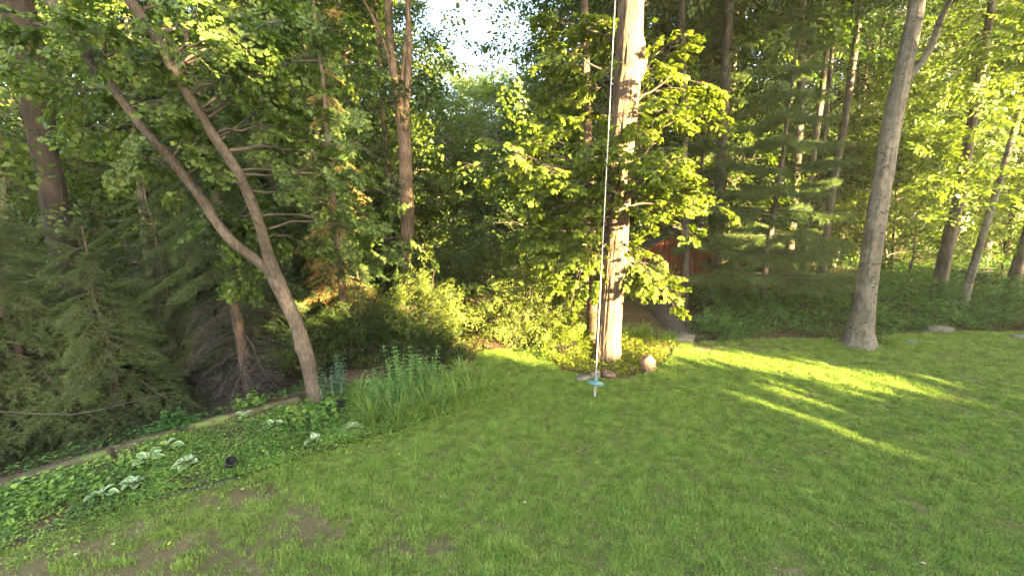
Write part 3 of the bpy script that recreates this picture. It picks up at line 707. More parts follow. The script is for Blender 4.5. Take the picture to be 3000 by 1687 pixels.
for a in [(rlP, 520, 300, 700, 240, 6.2), (rlP, 540, 340, 800, 330, 6.4), (rlP, 500, 280, 760, 270, 6.8), (rlP, 600, 430, 900, 480, 6.9), (rlP, 560, 380, 860, 410, 6.6), (rlP, 620, 480, 960, 570, 7.4), (rlP, 650, 540, 1000, 620, 7.8),
          (rlP, 560, 380, 980, 400, 8.2), (rlP, 540, 350, 900, 250, 8.0), (rlP, 600, 440, 1020, 500, 8.6), (rlP, 500, 280, 920, 160, 8.0), (rlP, 660, 580, 1080, 640, 8.8), (rlP, 450, 200, 820, 60, 7.5), (rlP, 480, 240, 620, 190, 5.6), (rlP, 440, 180, 620, 90, 5.6), (rlP, 400, 110, 560, 20, 5.4), (rlP, 380, 80, 700, 60, 6.5), (rlP, 440, 170, 780, 140, 7.0), (rlP, 360, 40, 480, -30, 4.9), (rlP, 420, 150, 520, 110, 4.8),
          (rlP, 665, 600, 740, 600, 6.6), (rlP, 640, 520, 600, 560, 6.4), (rlP, 640, 540, 560, 600, 6.6), (llP, 560, 580, 560, 545, 6.2), (llP, 590, 610, 600, 690, 6.9),
          (llP, 470, 450, 540, 400, 5.9), (llP, 430, 400, 480, 340, 5.6), (llP, 380, 340, 330, 300, 5.5), (llP, 330, 280, 420, 250, 5.3), (llP, 300, 240, 180, 230, 5.4), (llP, 240, 160, 330, 130, 5.0), (llP, 200, 100, 90, 60, 5.3), (llP, 480, 460, 330, 400, 6.3), (llP, 400, 360, 200, 330, 6.0), (llP, 250, 180, 280, 60, 4.9)]:
    rlimb(*a)
T, X, subs = crown_arrays(rlimbs, 9, .5, SPRR, .35, .34, .3)
LP, LD, LN, LS, tws = place_sprays(SPRR, T, X, .45 * rng.uniform(.7, 1.25, len(T)), roll=.4)
_d = LP - np.array([0, 0, CAMH]); _z = _d[:, 1] * cp - _d[:, 2] * sp; _px = W / 2 + F * _d[:, 0] / _z; _py = H / 2 - F * (_d[:, 1] * sp + _d[:, 2] * cp) / _z
far_ = (_px > 1140) & (_px < 1230) & (_py < 600) & (rng.random(len(LP)) < .9)      # its sprays end short of the multi stemmed tree
LP, LD, LN, LS = LP[~far_], LD[~far_], LN[~far_], LS[~far_]
V, Fs = join(rtub + [(a_ - RB, b_, c_) for a_, b_, c_ in twigs(tws + subs, .004)]); link('branches', mesh('branches', V, Fs, M_TWIG, smooth=True), red)
crown = link('crown', None, red)
msk = add_leaf_parts(crown, LHEART, LP, LD, LN, LS, M_REDLEAF, 300)
for ch in crown.children: ch.matrix_local = Matrix.Translation(-Vector(RB)) @ ch.matrix_local
V, Fs, vv = leaves(LHEART, LP[msk] - RB, LD[msk], LN[msk], LS[msk])
cm = link('leaves', mesh('leaves', V, Fs, M_REDLEAF, v=vv), crown); cm['kind'] = 'stuff'
print('redbud leaves', len(LP))

# ================================================================== big dark tree at the far left
pts = [(290, 1040, 120), (275, 1000, 92), (230, 860, 88), (190, 740, 92), (172, 650, 92), (160, 590, 88), (145, 500, 84), (122, 420, 84), (118, 370, 92), (108, 300, 108), (95, 230, 112), (72, 120, 110), (55, 20, 105), (30, -100, 90)]
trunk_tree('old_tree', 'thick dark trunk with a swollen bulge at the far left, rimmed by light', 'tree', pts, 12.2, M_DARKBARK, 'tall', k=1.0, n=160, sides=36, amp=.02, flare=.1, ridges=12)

# ================================================================== multi-stemmed tree left of the middle
pts = [(1026, 800, 40), (1026, 700, 36), (1026, 560, 35), (1022, 450, 34), (1018, 350, 32), (1010, 280, 34), (997, 220, 26), (986, 150, 21), (980, 80, 20), (978, 0, 18), (976, -80, 16)]
t, P, base = trunk_tree('multi_stem_tree', 'brown trunk dividing into several upright stems behind the shrubs, sun spots on its bark', 'tree', pts, 13.0, M_OAKBARK, 'tall2', n=140, sides=28, amp=.01, ridges=9, cs=.5, cz=4.2, coff=-1.3)
for q in ([(1018, 330, 18), (1024, 260, 16), (1027, 180, 16), (1030, 100, 14), (1026, 0, 13), (1026, -80, 12)], [(998, 225, 15), (985, 170, 14), (965, 110, 12), (945, 60, 9), (925, 20, 7), (900, -30, 5)], [(1006, 250, 10), (1016, 160, 9), (1024, 60, 7), (1040, -20, 6)]):
    A, rr = pix_path(q, 12.9); V, Fs = rough_trunk(A - base, rr, 14, 60, .004, 0, 6); link('limb', mesh('limb', V, Fs, M_OAKBARK, smooth=True), t)

# ================================================================== trunks of the wood at the right (3000-pixel readings)
wood = [
 ('dark straight trunk left of the soft pine boughs, its foot by the red shed', [(2005, 892, 26), (2010, 700, 24), (2004, 400, 21), (2000, 100, 19)], 13.6, M_BARK, 'slim'),
 ('tall dark trunk rising through the pine boughs', [(2095, 880, 34), (2105, 600, 32), (2122, 300, 30), (2138, 0, 28)], 14.0, M_BARK, 'tall'),
 ('pale thin trunk just right of the tall dark trunk in the pine', [(2120, 870, 18), (2135, 500, 17), (2150, 200, 15), (2160, 0, 14)], 17.5, M_PALEBARK, 'slim'),
 ('faint pale trunk left of the tall dark trunk in the pine', [(2080, 860, 16), (2082, 500, 15), (2088, 280, 13), (2092, 50, 12)], 19.0, M_PALEBARK, 'slim'),
 ('grey trunk with mottled bark at the right side of the pine', [(2300, 882, 30), (2325, 600, 28), (2345, 300, 26), (2352, 0, 25)], 14.6, M_PALEBARK, 'tall2'),
 ('pale slanting trunk with sun spots between mottled grey trunk and beech', [(2345, 880, 20), (2365, 600, 19), (2400, 330, 20), (2425, 120, 17), (2440, 0, 15)], 16.5, M_PALEBARK, 'slim'),
 ('thin dark trunk close beside the pale slanting trunk', [(2395, 870, 15), (2408, 500, 14), (2430, 250, 13), (2450, 0, 12)], 18.0, M_BARK, 'slim'),
 ('leaning grey trunk with one bright sun spot, nearest the beech on its left', [(2400, 876, 26), (2432, 600, 25), (2470, 380, 24), (2500, 180, 22), (2525, 0, 20)], 15.5, M_PALEBARK, 'slim'),
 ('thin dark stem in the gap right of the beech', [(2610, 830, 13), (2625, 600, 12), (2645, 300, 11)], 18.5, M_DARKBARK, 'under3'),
 ('stout leaning grey trunk right of the beech', [(2742, 890, 50), (2775, 720, 44), (2812, 560, 38), (2845, 370, 34), (2875, 200, 30), (2900, 50, 26)], 14.2, M_BARK, 'slim'),
 ('slim leaning grey trunk with its foot in low greenery by the pale rock', [(2805, 945, 36), (2835, 840, 30), (2885, 670, 26), (2925, 540, 25), (2975, 370, 24), (3020, 200, 22)], 12.4, M_BEECH, 'under3'),
 ('broad leaning trunk cut by the right edge of the picture', [(2950, 888, 48), (2985, 770, 44), (3030, 620, 40), (3090, 400, 38)], 14.4, M_BARK, 'tall'),
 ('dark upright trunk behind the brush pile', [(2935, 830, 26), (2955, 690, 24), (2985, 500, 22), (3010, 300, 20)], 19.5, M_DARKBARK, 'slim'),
 ('slim trunk behind the shed roof, left one of a pair', [(1918, 850, 11), (1921, 650, 10), (1924, 400, 9)], 19.0, M_BARK, 'under'),
 ('slim trunk behind the shed roof, right one of a pair', [(1940, 850, 10), (1943, 650, 9), (1948, 400, 8)], 20.0, M_BARK, 'under2'),
 ('thin brown trunk left of the multi stemmed tree', [(1140, 800, 20), (1138, 600, 17), (1135, 520, 15), (1120, 300, 13)], 14.5, M_OAKBARK, 'under2'),
 ('blurred grey trunk seen left of the fork of the leaning tree', [(495, 800, 26), (490, 560, 24), (470, 350, 22), (455, 200, 20)], 18, M_PALEBARK, 'slim'),
 ('grey trunk beyond the spruce, between dark left tree and leaning tree', [(430, 820, 30), (420, 640, 27), (405, 420, 24), (385, 200, 22)], 16, M_BARK, 'tall2'),
 ('narrow grey trunk at the extreme left edge', [(40, 900, 30), (20, 650, 26), (-5, 400, 24)], 15.5, M_BARK, 'tall2'),
]
for i, (lab, pts, Y, bk, cr) in enumerate(wood):
    trunk_tree('woodland_tree', lab, 'tree', pts, Y, bk, cr, 'trees standing in the wood round the lawn', k=1.0, n=40, sides=14, cs=rng.uniform(.8, 1.0), cz=3.5 if cr[0] != 'u' else 1.5)

# leafy trees of the background, each of its own
zones = [  # x0, x1 (picture x at depth), depth range, count, kinds, label
 (-100, 700, 17, 30, 10, ['tall', 'tall2', 'oak', 'under3'], 'leafy tree deep in the wood behind the dark spruces at the left'),
 (700, 1150, 15, 30, 9, ['tall', 'oak', 'tall2'], 'leafy sunlit tree behind the leaning forked tree'),
 (1040, 1180, 17, 30, 3, ['oak', 'tall2'], 'leafy tree behind the multi stemmed trunk'),
 (1560, 1900, 14, 30, 7, ['tall', 'oak', 'tall2'], 'leafy tree in the wood behind the big sunlit trunk'),
 (1900, 2500, 19, 36, 11, ['tall', 'slim', 'tall2', 'slim'], 'leafy tree far back behind the pine and its neighbours'),
 (2500, 3150, 18, 36, 12, ['tall', 'slim', 'tall2'], 'leafy tree far back to the right of the beech'),
]
BG = []
for x0, x1, d0, d1, n, kinds, lab in zones:
    for k in range(n):
        px = x0 + (x1 - x0) * (k + rng.random()) / n; Y = rng.uniform(d0, d1); X_ = (px - 1500) / F * Y * 1.0
        BG.append((kinds[k % len(kinds)], px, Y, rng.uniform(.85, 1.15), 'background_tree'))
# lower trees under the sky opening
for px, Y, s_ in [(1250, 24, .95), (1300, 33, 1.05), (1370, 28, .92), (1440, 36, 1.08), (1500, 27, .9), (1560, 31, 1.1), (1400, 45, 1.1), (1480, 48, 1.15), (1300, 46, 1.2)]:
    BG.append(('oak', px, Y, s_ * (3.4 + .235 * Y) / 13.5, 'background_tree'))
# understory saplings
und = [(-60, 700, 15.5, 24, 10, 'sapling among the shaded trunks at the left'), (1180, 1520, 15, 24, 8, 'dark green sapling behind the centre shrubs'), (1560, 1860, 13.5, 20, 5, 'sapling behind the big sunlit trunk'),
       (2080, 2560, 15.5, 24, 9, 'low leafy sapling under the trees right of the shed'), (2560, 3150, 15.5, 26, 10, 'low leafy sapling in the wood right of the beech'), (850, 1200, 12.5, 19, 7, 'bushy sapling behind the leaning tree')]
for x0, x1, d0, d1, n, lab in und:
    for k in range(n):
        px = x0 + (x1 - x0) * (k + rng.random()) / n; Y = rng.uniform(d0, d1)
        BG.append((['under', 'under2', 'under3'][k % 3], px, Y, rng.uniform(.7, 1.1), 'sapling'))

LM = [(-20, 'the left edge of the picture'), (150, 'the thick dark left trunk'), (330, 'the boughs right of the thick dark trunk'), (480, 'the left limb of the leaning tree'), (640, 'the fork of the leaning tree'), (760, 'the right limb of the leaning tree'), (900, 'the sunlit leaves of the leaning tree'),
      (1060, 'the gap left of the multi stemmed tree'), (1180, 'the multi stemmed tree'), (1300, 'the left side of the sky opening'), (1430, 'the right side of the sky opening'), (1560, 'the left boughs of the sunlit tree'), (1700, 'the swing rope'), (1830, 'the right boughs of the sunlit tree'), (1960, 'the red shed'),
      (2110, 'the tall dark trunk in the pine'), (2220, 'the thin pine trunk'), (2330, 'the mottled grey trunk'), (2450, 'the slanting trunks left of the beech'), (2570, 'the beech'), (2680, 'the gap right of the beech'), (2790, 'the stout leaning trunk'), (2900, 'the brush pile'), (3040, 'the right edge of the picture')]
ADJ = {'tall': 'tall leafy', 'tall2': 'tall cool green', 'oak': 'broad yellow green', 'slim': 'slender high crowned', 'under': 'low leafy', 'under2': 'bushy dark', 'under3': 'light yellow green'}
for i_, (kd_, px_, Y_, s_, nm_) in enumerate(BG):           # the opening over the centre stays open: crowns stand clear of it
    if nm_ == 'background_tree' and kd_ in ('tall', 'tall2', 'slim', 'oak') and s_ * 13 > 4 + .26 * Y_:
        ext = 3.6 * s_ / Y_ * F
        if 900 < px_ < 1300: px_ = min(px_, 1265 - ext)
        elif 1480 < px_ < 1900: px_ = max(px_, 1545 + ext)
    BG[i_] = (kd_, px_, Y_, s_, nm_)
def lmk(px): return min(LM, key=lambda q: abs(q[0] - px))[1]
for e in BG:
    kind, px, Y, s_, nm = e; same = sorted([q for q in BG if q[4] == nm and q[0] == kind and lmk(q[1]) == lmk(px)], key=lambda q: q[2]); i = same.index(e)
    rk = '' if len(same) == 1 else (', nearest there' if i == 0 else ', farthest there' if i == len(same) - 1 else ', midway back' if i == 1 else ', just before the farthest')
    plant_tree(kind, (px - 1500) / F * Y, Y, s_, rng.uniform(0, 6.28), nm, ADJ[kind] + (' sapling' if nm == 'sapling' else ' tree') + ' behind ' + lmk(px) + rk, 'sapling' if nm == 'sapling' else 'tree', 'saplings under the trees' if nm == 'sapling' else 'trees in the background wood')

# the far wood closes the view
Ps, Ds, Ns, Ss = [], [], [], []
for k in range(74):
    an = R(rng.uniform(-62, 62)); dd = rng.uniform(42, 75); cx, cy = dd * math.sin(an), dd * math.cos(an); px = 1500 + F * cx / cy
    hh = rng.uniform(15, 24) * (.5 if 1150 < px < 1600 else 1.0); n = 2600
    u = rng.normal(0, 1, (n, 3)); u = unit(u) * rng.random((n, 1)) ** .45
    c = np.array([cx, cy, hh * .5 - 2]) + u * np.array([4.5, 4.5, hh * .5]); c = c[fbm(c, .5, 2) > .44]
    Ps.append(c)
P = np.vstack(Ps); n = len(P); V, Fs, vv = leaves(LQ, P, rng.normal(0, 1, (n, 3)), np.array([0, 0, 1]) + rng.normal(0, .5, (n, 3)), rng.uniform(.3, .6, n))
tag(link('far_wood', mesh('far_wood', V, Fs, M_LEAF2, v=vv)), 'far off green wood filling the gaps between the nearer trees', 'wood', kind='stuff')
print('far', n)

# ================================================================== spruces: boughs of needles
def bough_mesh(L=1.0, droop=.35, nside=16, need=10, mat=M_SPRUCE, nl=.05, wid=.5, bare_twig=False, up=.0, nw=.12):
    ax = lambda t: np.array([t * L, .03 * L * math.sin(7 * t), -droop * L * (t ** 1.6) + up * t * L + .12 * L * max(0, t - .7)])
    paths = [np.array([ax(t) for t in np.linspace(0, 1, 8)])]; segs = []
    for i in range(nside):
        t = .12 + .86 * (i + rng.random() * .6) / nside; sgn = 1 if i % 2 else -1; p = ax(t)
        ll_ = wid * L * (1 - t * .72) * rng.uniform(.7, 1.1); an = R(rng.uniform(42, 66)) * sgn
        d = np.array([math.cos(an), math.sin(an), -.18]); q = p + d * ll_ * .55; e = p + d * ll_ + np.array([0, 0, -.22 * ll_])
        paths.append(np.array([p, q, e])); segs.append((p, q)); segs.append((q, e))
        for s2 in (-1, 1):
            if rng.random() < .8:
                a2 = an + s2 * R(40); d2 = np.array([math.cos(a2), math.sin(a2), -.35]); e2 = q + d2 * ll_ * .4
                paths.append(np.array([q, (q + e2) / 2, e2])); segs.append((q, e2))
    segs.append((ax(.45), ax(.75))); segs.append((ax(.75), ax(1.)))
    tb = [tube(paths[0], np.linspace(.008 * L + .003, .002, 8), 5, cap=False)] + [tube(p, np.linspace(.0035, .0012, 3), 3, cap=False) for p in paths[1:]]
    V, Fs = join(tb)
    if bare_twig: return V, Fs, None
    P, D = [], []
    for a, b in segs:
        d = unit(b - a); m = max(3, int(need * np.linalg.norm(b - a) / (.16 * L)))
        for j in range(m):
            P.append(a + (b - a) * (j + rng.random()) / m); w = rng.normal(0, 1, 3); w -= d * w.dot(d); D.append(d * .75 + unit(w) * .75 + [0, 0, .08])
    P = np.array(P); D = np.array(D); n = len(P)
    TM = (np.array([(0, -nw / 2, 0), (1, 0, 0), (0, nw / 2, 0)], float), np.zeros((0, 4), int), np.array([(0, 1, 2)]))
    LV, LF, lv = leaves(TM, P, D, rng.normal(0, 1, (n, 3)), nl * rng.uniform(.7, 1.2, n))
    return V, Fs, (LV, LF, lv)
def bough_objs(n, **k):
    out = []
    for i in range(n):
        V, Fs, lf = bough_mesh(**k); mt = k.get('mat', M_SPRUCE)
        nT = sum(len(f_) for f_ in Fs)
        if lf is None: out.append(mesh('bough', V, Fs, M_DEADTWIG)); continue
        o = len(V); VV = np.vstack([V, lf[0]]); me = mesh('bough', VV, [f_ for f_ in Fs] + [f_ + o for f_ in lf[1]], mt)
        me.materials.append(M_TWIG if mt is not M_BROWNN else M_DEADTWIG)
        mi = np.zeros(len(me.polygons), dtype=np.int32); mi[:nT] = 1; me.polygons.foreach_set('material_index', mi)
        at = me.attributes.new('v', 'FLOAT', 'FACE'); vals = np.full(len(me.polygons), .5, dtype=np.float32); vals[nT:] = lf[2]; at.data.foreach_set('value', vals)
        out.append(me)
    return out
BS = bough_objs(3, nside=24, need=70, nl=.04, nw=.12)
BD = bough_objs(3, nside=40, bare_twig=True, droop=.4)
BB = bough_objs(2, nside=16, need=36, nl=.045, mat=M_BROWNN, droop=.45)
BP = bough_objs(3, nside=16, need=80, nl=.08, nw=.045, mat=M_PINE, droop=.04, up=.06, wid=.5)
def conifer(name, label, loc, Hh, r0, live, dead, zs=(.8, 8), L0=2.4, n=70, bark=M_SPRUCEBARK, deadto=3., dip=.0, tilt=(0, 0), cat='tree', whorl=5, rmin=.35, skip=None):
    t = thing(name, label, cat, loc); t.rotation_euler = (tilt[0], tilt[1], 0)
    zz = np.linspace(-.3, Hh, 12); P = np.c_[rng.normal(0, .02, 12), rng.normal(0, .02, 12), zz]
    V, Fs = rough_trunk(P, r0 * (1 - .97 * np.clip(zz / Hh, 0, 1)) + .004, 18, 90, .004, .03, 8); link('trunk', mesh('trunk', V, Fs, bark, smooth=True), t)
    for k in range(9):                          # the leader and the steep young boughs about it
        link('bough', live[k % len(live)], t, (0, 0, Hh - .1 - .13 * k), (0, R(-78 + 8 * k), k * 2.4), .35 + .07 * k)
    for k in range(n):
        z = zs[0] + (zs[1] - zs[0]) * (k // whorl * whorl + rng.random() * whorl * .35) / n; a = k * 2 * math.pi / whorl + (k // whorl) * 1.1 + rng.uniform(-.45, .45)
        isd = z < deadto; src = dead if isd else live; q = (z - zs[0]) / (Hh - zs[0]); L = L0 * max(rmin, 1 - q * .85) * (rng.uniform(.4, 1.15) if isd else rng.uniform(.75, 1.15))
        if skip and skip(a, z): continue
        b = link('bough', src[k % len(src)], t, (0, 0, z), (rng.uniform(-.2, .2), dip + rng.uniform(-.1, .15), a), L)
    return t
def at(px, py, zg=None):
    p = gp(px, py, -.9 if zg is None else zg)
    for _ in range(3): p = gp(px, py, float(hz([p[:2]])[0]))
    return p
# spruce with the bare twiggy foot behind the timbers
c = at(742, 1192); print('spruce', c)
conifer('spruce_tree', 'spruce with a bare spotted trunk and grey dead lower twigs behind the timber edging', c, 11, .13, BS, BD, (.35, 9), 2.1, 90, deadto=3.2, dip=.12, tilt=(0, R(-1)))
c = at(150, 1330, -1.6)
conifer('spruce_tree', 'large dark green spruce with drooping boughs at the near left edge', (c[0] - .8, c[1] + .6, c[2]), 4.9, .1, BS, BS, (.3, 4.7), 2.6, 75, deadto=0, dip=.1)
conifer('spruce_tree', 'shaded spruce behind the drooping one, left of the bare spruce trunk', (-7.2, 10.6, -1.2), 7.2, .13, BS, BD, (.4, 7), 2.4, 85, deadto=1.6, dip=.14)
conifer('spruce_tree', 'spruce at the far left in front of the thick dark trunk', (-11.8, 9.6, -1.4), 5.4, .1, BS, BS, (.3, 5.2), 2.7, 80, deadto=0, dip=.12)
conifer('spruce_tree', 'spruce with sun touched brown sprays behind the leaning tree', (-4.6, 11.3, -1.0), 10, .13, BS + BB, BB, (.8, 9), 1.7, 80, deadto=2.6, dip=.15)
conifer('spruce_tree', 'high spruce behind the leaning trunk whose top leaves the picture', (-7.4, 13.8, -1.3), 15, .18, BS, BS, (2, 13), 2.6, 90, deadto=0, dip=.1)
conifer('spruce_tree', 'low twiggy spruce filling the shade left of the bare spruce trunk', (-8.2, 9.9, -1.3), 5.4, .07, BS, BD, (.25, 5.2), 1.9, 75, deadto=1.0, dip=.12)
conifer('spruce_tree', 'small dark spruce between the near left spruce and the shaded tall one', (-8.2, 8.2, -1.4), 4.6, .07, BS, BS, (.25, 4.4), 2.1, 70, deadto=0, dip=.12)
# soft pine at the right
c = gp(2222, 925)
conifer('pine_tree', 'soft green pine with flat feathery boughs and thin straight trunk left of the beech', (c[0], c[1], 0), 11, .085, BP, BD, (1.15, 10), 2.1, 85, bark=M_BARK, deadto=0, dip=-.03, whorl=6)
conifer('pine_tree', 'second feathery pine standing just behind the first one and left of it', (c[0] - 1.3, c[1] + 2.2, 0), 12, .09, BP, BD, (2.0, 11), 2.0, 75, bark=M_BARK, deadto=0, dip=-.03, whorl=6)
# long bare boughs at near left
for q, lab in (([(0, 1205), (220, 1212), (430, 1165), (470, 1162)], 'long bare curved twig reaching right over the dark spruce, upper one'), ([(-40, 1430), (110, 1412), (240, 1395), (330, 1365)], 'long bare twig low over the bed corner, lower one')):
    A = spline([dp(x, y, 6.0 - .4 * i_) for i_, (x, y) in enumerate(q)], 16); b0 = A[0].copy()
    V, Q, T = tube(A - b0, np.linspace(.008, .003, 16), 6); tag(link('bare_branch', mesh('bare_branch', V, [Q, T], M_DEADTWIG, smooth=True), loc=b0), lab, 'branch')

# ================================================================== shrubs
def shrub(name, label, loc, rad, hh, nst, per, L, mat, tm=LQ, SP=SPRS, arch=.5, bark=M_TWIG, spread=.35, group=None, cat='shrub', lean=(0, 0)):
    t = thing(name, label, cat, loc, 0, group); st = []
    for k in range(nst):
        a = k * 2.4 + rng.uniform(-.3, .3); q = math.sqrt((k + .5) / nst); p0 = np.array([math.cos(a) * .15 * q, math.sin(a) * .15 * q, -.05])
        e = np.array([math.cos(a) * rad * q + lean[0], math.sin(a) * rad * q + lean[1], hh * (1 - arch * q * q) * rng.uniform(.75, 1.1)]); c = curve(p0, e, .12 * q + .03, 8, .03)
        c[-1, 2] -= .15 * hh * q; st.append(c)
    tb = [tube(c, np.linspace(.016, .004, len(c)), 5, cap=False) for c in st]
    T, X, subs = crown_arrays(st, per, L, SP, .22, spread, .1); P, D, N, S, tws = place_sprays(SP, T, X, L * rng.uniform(.7, 1.3, len(T)), roll=.6)
    keep = P[:, 2] > .02; P, D, N, S = P[keep], D[keep], N[keep], S[keep]
    V, Fs = join(tb + twigs(subs, .005)); link('stems', mesh('stems', V, Fs, bark, smooth=True), t)
    V, Fs, vv = leaves(tm, P, D, N, S); link('foliage', mesh('foliage', V, Fs, mat, v=vv), t)
    return t
def sh(name, lab, px, py, rad, hh, nst, per, L, mat, **k):
    c = at(px, py, 0) ; return shrub(name, lab, c, rad, hh, nst, per, L, mat, **k)
sh('arching_shrub', 'mounded arching shrub glowing pale yellow green at the end of the lawn', 1530, 1000, 1.15, 2.0, 40, 9, .42, M_SHRUB, arch=.75)
sh('arching_shrub', 'sunlit loose shrub with brownish twigs left of the mounded arching shrub', 1255, 1010, 1.1, 2.0, 34, 9, .42, M_SHRUB, arch=.6)
sh('arching_shrub', 'tall loose sunlit shrub behind the left of the centre, under the multi stemmed tree', 1170, 950, 1.3, 3.4, 30, 10, .5, M_SHRUB, arch=.4)
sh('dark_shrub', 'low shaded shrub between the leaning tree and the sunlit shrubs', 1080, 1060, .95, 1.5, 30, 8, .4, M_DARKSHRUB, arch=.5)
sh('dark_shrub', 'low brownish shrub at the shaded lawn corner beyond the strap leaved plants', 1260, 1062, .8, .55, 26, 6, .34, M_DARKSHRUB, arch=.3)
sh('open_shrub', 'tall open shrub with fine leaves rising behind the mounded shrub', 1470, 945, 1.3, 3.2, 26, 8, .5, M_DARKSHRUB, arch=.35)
sh('open_shrub', 'open layered shrub behind the centre, left of the tall open one', 1340, 935, 1.3, 2.9, 24, 8, .5, M_LEAF, arch=.35)
lsh = sh('open_shrub', 'leaning shrub with bare crooked stems beside the big trunk', 1660, 985, .8, 1.5, 14, 6, .4, M_SHRUB, arch=.45)
sh('dark_shrub', 'dark shrub filling the shade under the leaning tree', 960, 1090, .9, 1.3, 26, 7, .4, M_DARKSHRUB, arch=.4)
sh('open_shrub', 'sunlit shrub behind the trunk of the leaning tree', 900, 980, 1.2, 2.6, 26, 8, .5, M_SHRUB, arch=.4)
sh('green_shrub', 'leafy low shrub at the foot of the big trunk, left side', 1655, 1040, .45, .5, 20, 6, .3, M_OAKLEAF, arch=.4)
sh('green_shrub', 'small leafy weeds at the path corner near the pale step', 2110, 985, .4, .3, 16, 5, .3, M_WOODCOVER, arch=.4)
sh('green_shrub', 'low green shrub behind the path, under the pine', 2190, 925, .8, .6, 24, 6, .36, M_WOODCOVER, arch=.4)
# forked bare stems of the leaning shrub
b0 = gp(1625, 985)
for i_, q in enumerate(([(1625, 985), (1640, 935), (1665, 915)], [(1630, 990), (1645, 950), (1650, 880)])):
    A = spline([dp(x, y, b0[1] - .1) for x, y in q], 10)
    V, Q, T = tube(A - A[0], np.linspace(.028, .014, 10), 8, wob=.1)
    link('bare_stem', mesh('bare_stem', V, [Q, T], M_REDBARK, smooth=True), lsh, Vector(A[0]) - lsh.location)

# ================================================================== ground covers (leaf masses)
def cover(name, label, poly, dens, leaf, mat, tm=LQ, hmax=.12, cat='ground cover', hole=None, hfun=None, px=True):
    pl = np.array([gp(x, y)[:2] for x, y in poly]) if px else np.array(poly); lo, hi = pl.min(0), pl.max(0); n = int((hi - lo).prod() * dens)
    P = rng.uniform(lo, hi, (n, 2)); P = P[poly_in(P, pl)]
    if hole is not None: P = P[~hole(P)]
    P3 = np.c_[P, P[:, 0] * 0]; P = P[fbm(P3, 1.8, 3) + rng.random(len(P)) * .5 > .62]; n = len(P)
    hh = hmax * (.35 + 1.3 * fbm(np.c_[P, P[:, 0] * 0], 2.2, 2)) * rng.random(n) ** .6
    if hfun is not None: hh = hh * hfun(P)
    Q_ = np.c_[P, hz(P) + .01 + hh]
    D = rng.normal(0, 1, (n, 3)); D[:, 2] = rng.uniform(-.5, .35, n); N = np.array([0, 0, 1]) + rng.normal(0, .35, (n, 3))
    V, Fs, vv = leaves(tm, Q_, D, N, leaf * rng.uniform(.6, 1.3, n)); print(name, n)
    return tag(link(name, mesh(name, V, Fs, mat, v=vv)), label, cat, kind='stuff')
bedpoly = [(-150, 1640), (-100, 1480), (330, 1345), (600, 1262), (880, 1190), (1040, 1130), (1110, 1120), (1300, 1120), (1420, 1110), (1430, 1165), (1330, 1210), (1200, 1258), (1080, 1290), (930, 1340), (700, 1405), (350, 1495), (130, 1575), (0, 1625)]
cover('ground_cover', 'mixed low green creepers covering the planted bed between timbers and lawn', bedpoly, 5600, .042, M_COVER, LQ, .12)
cover('creeping_edge', 'loose creeping leaves straying from the bed over the lawn edge', [(-150, 1700), (-100, 1600), (0, 1600), (130, 1555), (350, 1475), (700, 1390), (930, 1325), (1080, 1275), (1200, 1245), (1330, 1195), (1430, 1150), (1460, 1160), (1350, 1225), (1210, 1275), (1090, 1312), (940, 1368), (720, 1440), (380, 1540), (150, 1640), (0, 1690)], 900, .04, M_COVER, LQ, .05)
cover('ivy_cover', 'darker broad leaved plants at the near left end of the bed', [(-150, 1480), (330, 1345), (520, 1300), (420, 1400), (150, 1500), (-100, 1570)], 900, .055, M_COVER, LHEART, .18)
cover('slope_cover', 'scattered low plants on the dark slope under the spruces', [(-100, 1440), (330, 1320), (600, 1238), (880, 1165), (1000, 1090), (900, 1020), (300, 1010), (-100, 1050)], 160, .07, M_WOODCOVER, LQ, .15)
hole_path = lambda P: poly_in(P, [tuple(p) for p in PATHPOLY])
cover('woodland_cover', 'dense low green plants under the trees right of the path', [(2050, 990), (2060, 940), (1990, 880), (2100, 850), (3100, 815), (3150, 975), (2700, 975), (2560, 990), (2440, 990), (2250, 985), (2150, 992)], 900, .1, M_WOODCOVER, LQ, .85, hole=hole_path,
      hfun=lambda P: np.clip((P[:, 1] - 10.1) / 2.2, .14, 1.0))
cover('tree_bed_cover', 'bright low leaves around the foot of the big sunlit tree', [(1600, 1055), (1560, 1020), (1640, 985), (1900, 985), (1990, 1010), (1960, 1045), (1930, 1085), (1830, 1108), (1720, 1108), (1640, 1082)], 1300, .06, M_OAKLEAF, LQ, .13)
cover('shrub_bed_cover', 'loose low leaves beneath the sunlit shrubs at the end of the lawn', [(1040, 1090), (1000, 1000), (1100, 930), (1700, 930), (1880, 960), (1760, 1000), (1560, 1010), (1480, 1008), (1420, 1030), (1380, 1060), (1200, 1095)], 700, .06, M_SHRUB, LQ, .2)
cover('leaf_litter', 'brown fallen leaves lying under the spruces and shrubs', [(-150, 1440), (330, 1320), (880, 1160), (1440, 1090), (1480, 1015), (2060, 1000), (3100, 985), (3100, 800), (0, 900)], 60, .08, M_LITTER, LQ, .01, hole=lawn_in)
def cover_deep():
    n = 52000; P = np.c_[rng.uniform(-24, 30, n), rng.uniform(14, 34, n)]; P = P[fbm(np.c_[P, P[:, 0] * 0], .5, 3) > .42]; n = len(P)
    Q_ = np.c_[P, hz(P) + rng.random(n) * .6]; V, Fs, vv = leaves(LQ, Q_, rng.normal(0, 1, (n, 3)), np.array([0, 0, 1]) + rng.normal(0, .4, (n, 3)), rng.uniform(.1, .22, n))
    tag(link('wood_undergrowth', mesh('wood_undergrowth', V, Fs, M_WOODCOVER, v=vv)), 'green undergrowth carpeting the floor of the wood', 'undergrowth', kind='stuff')
cover_deep()

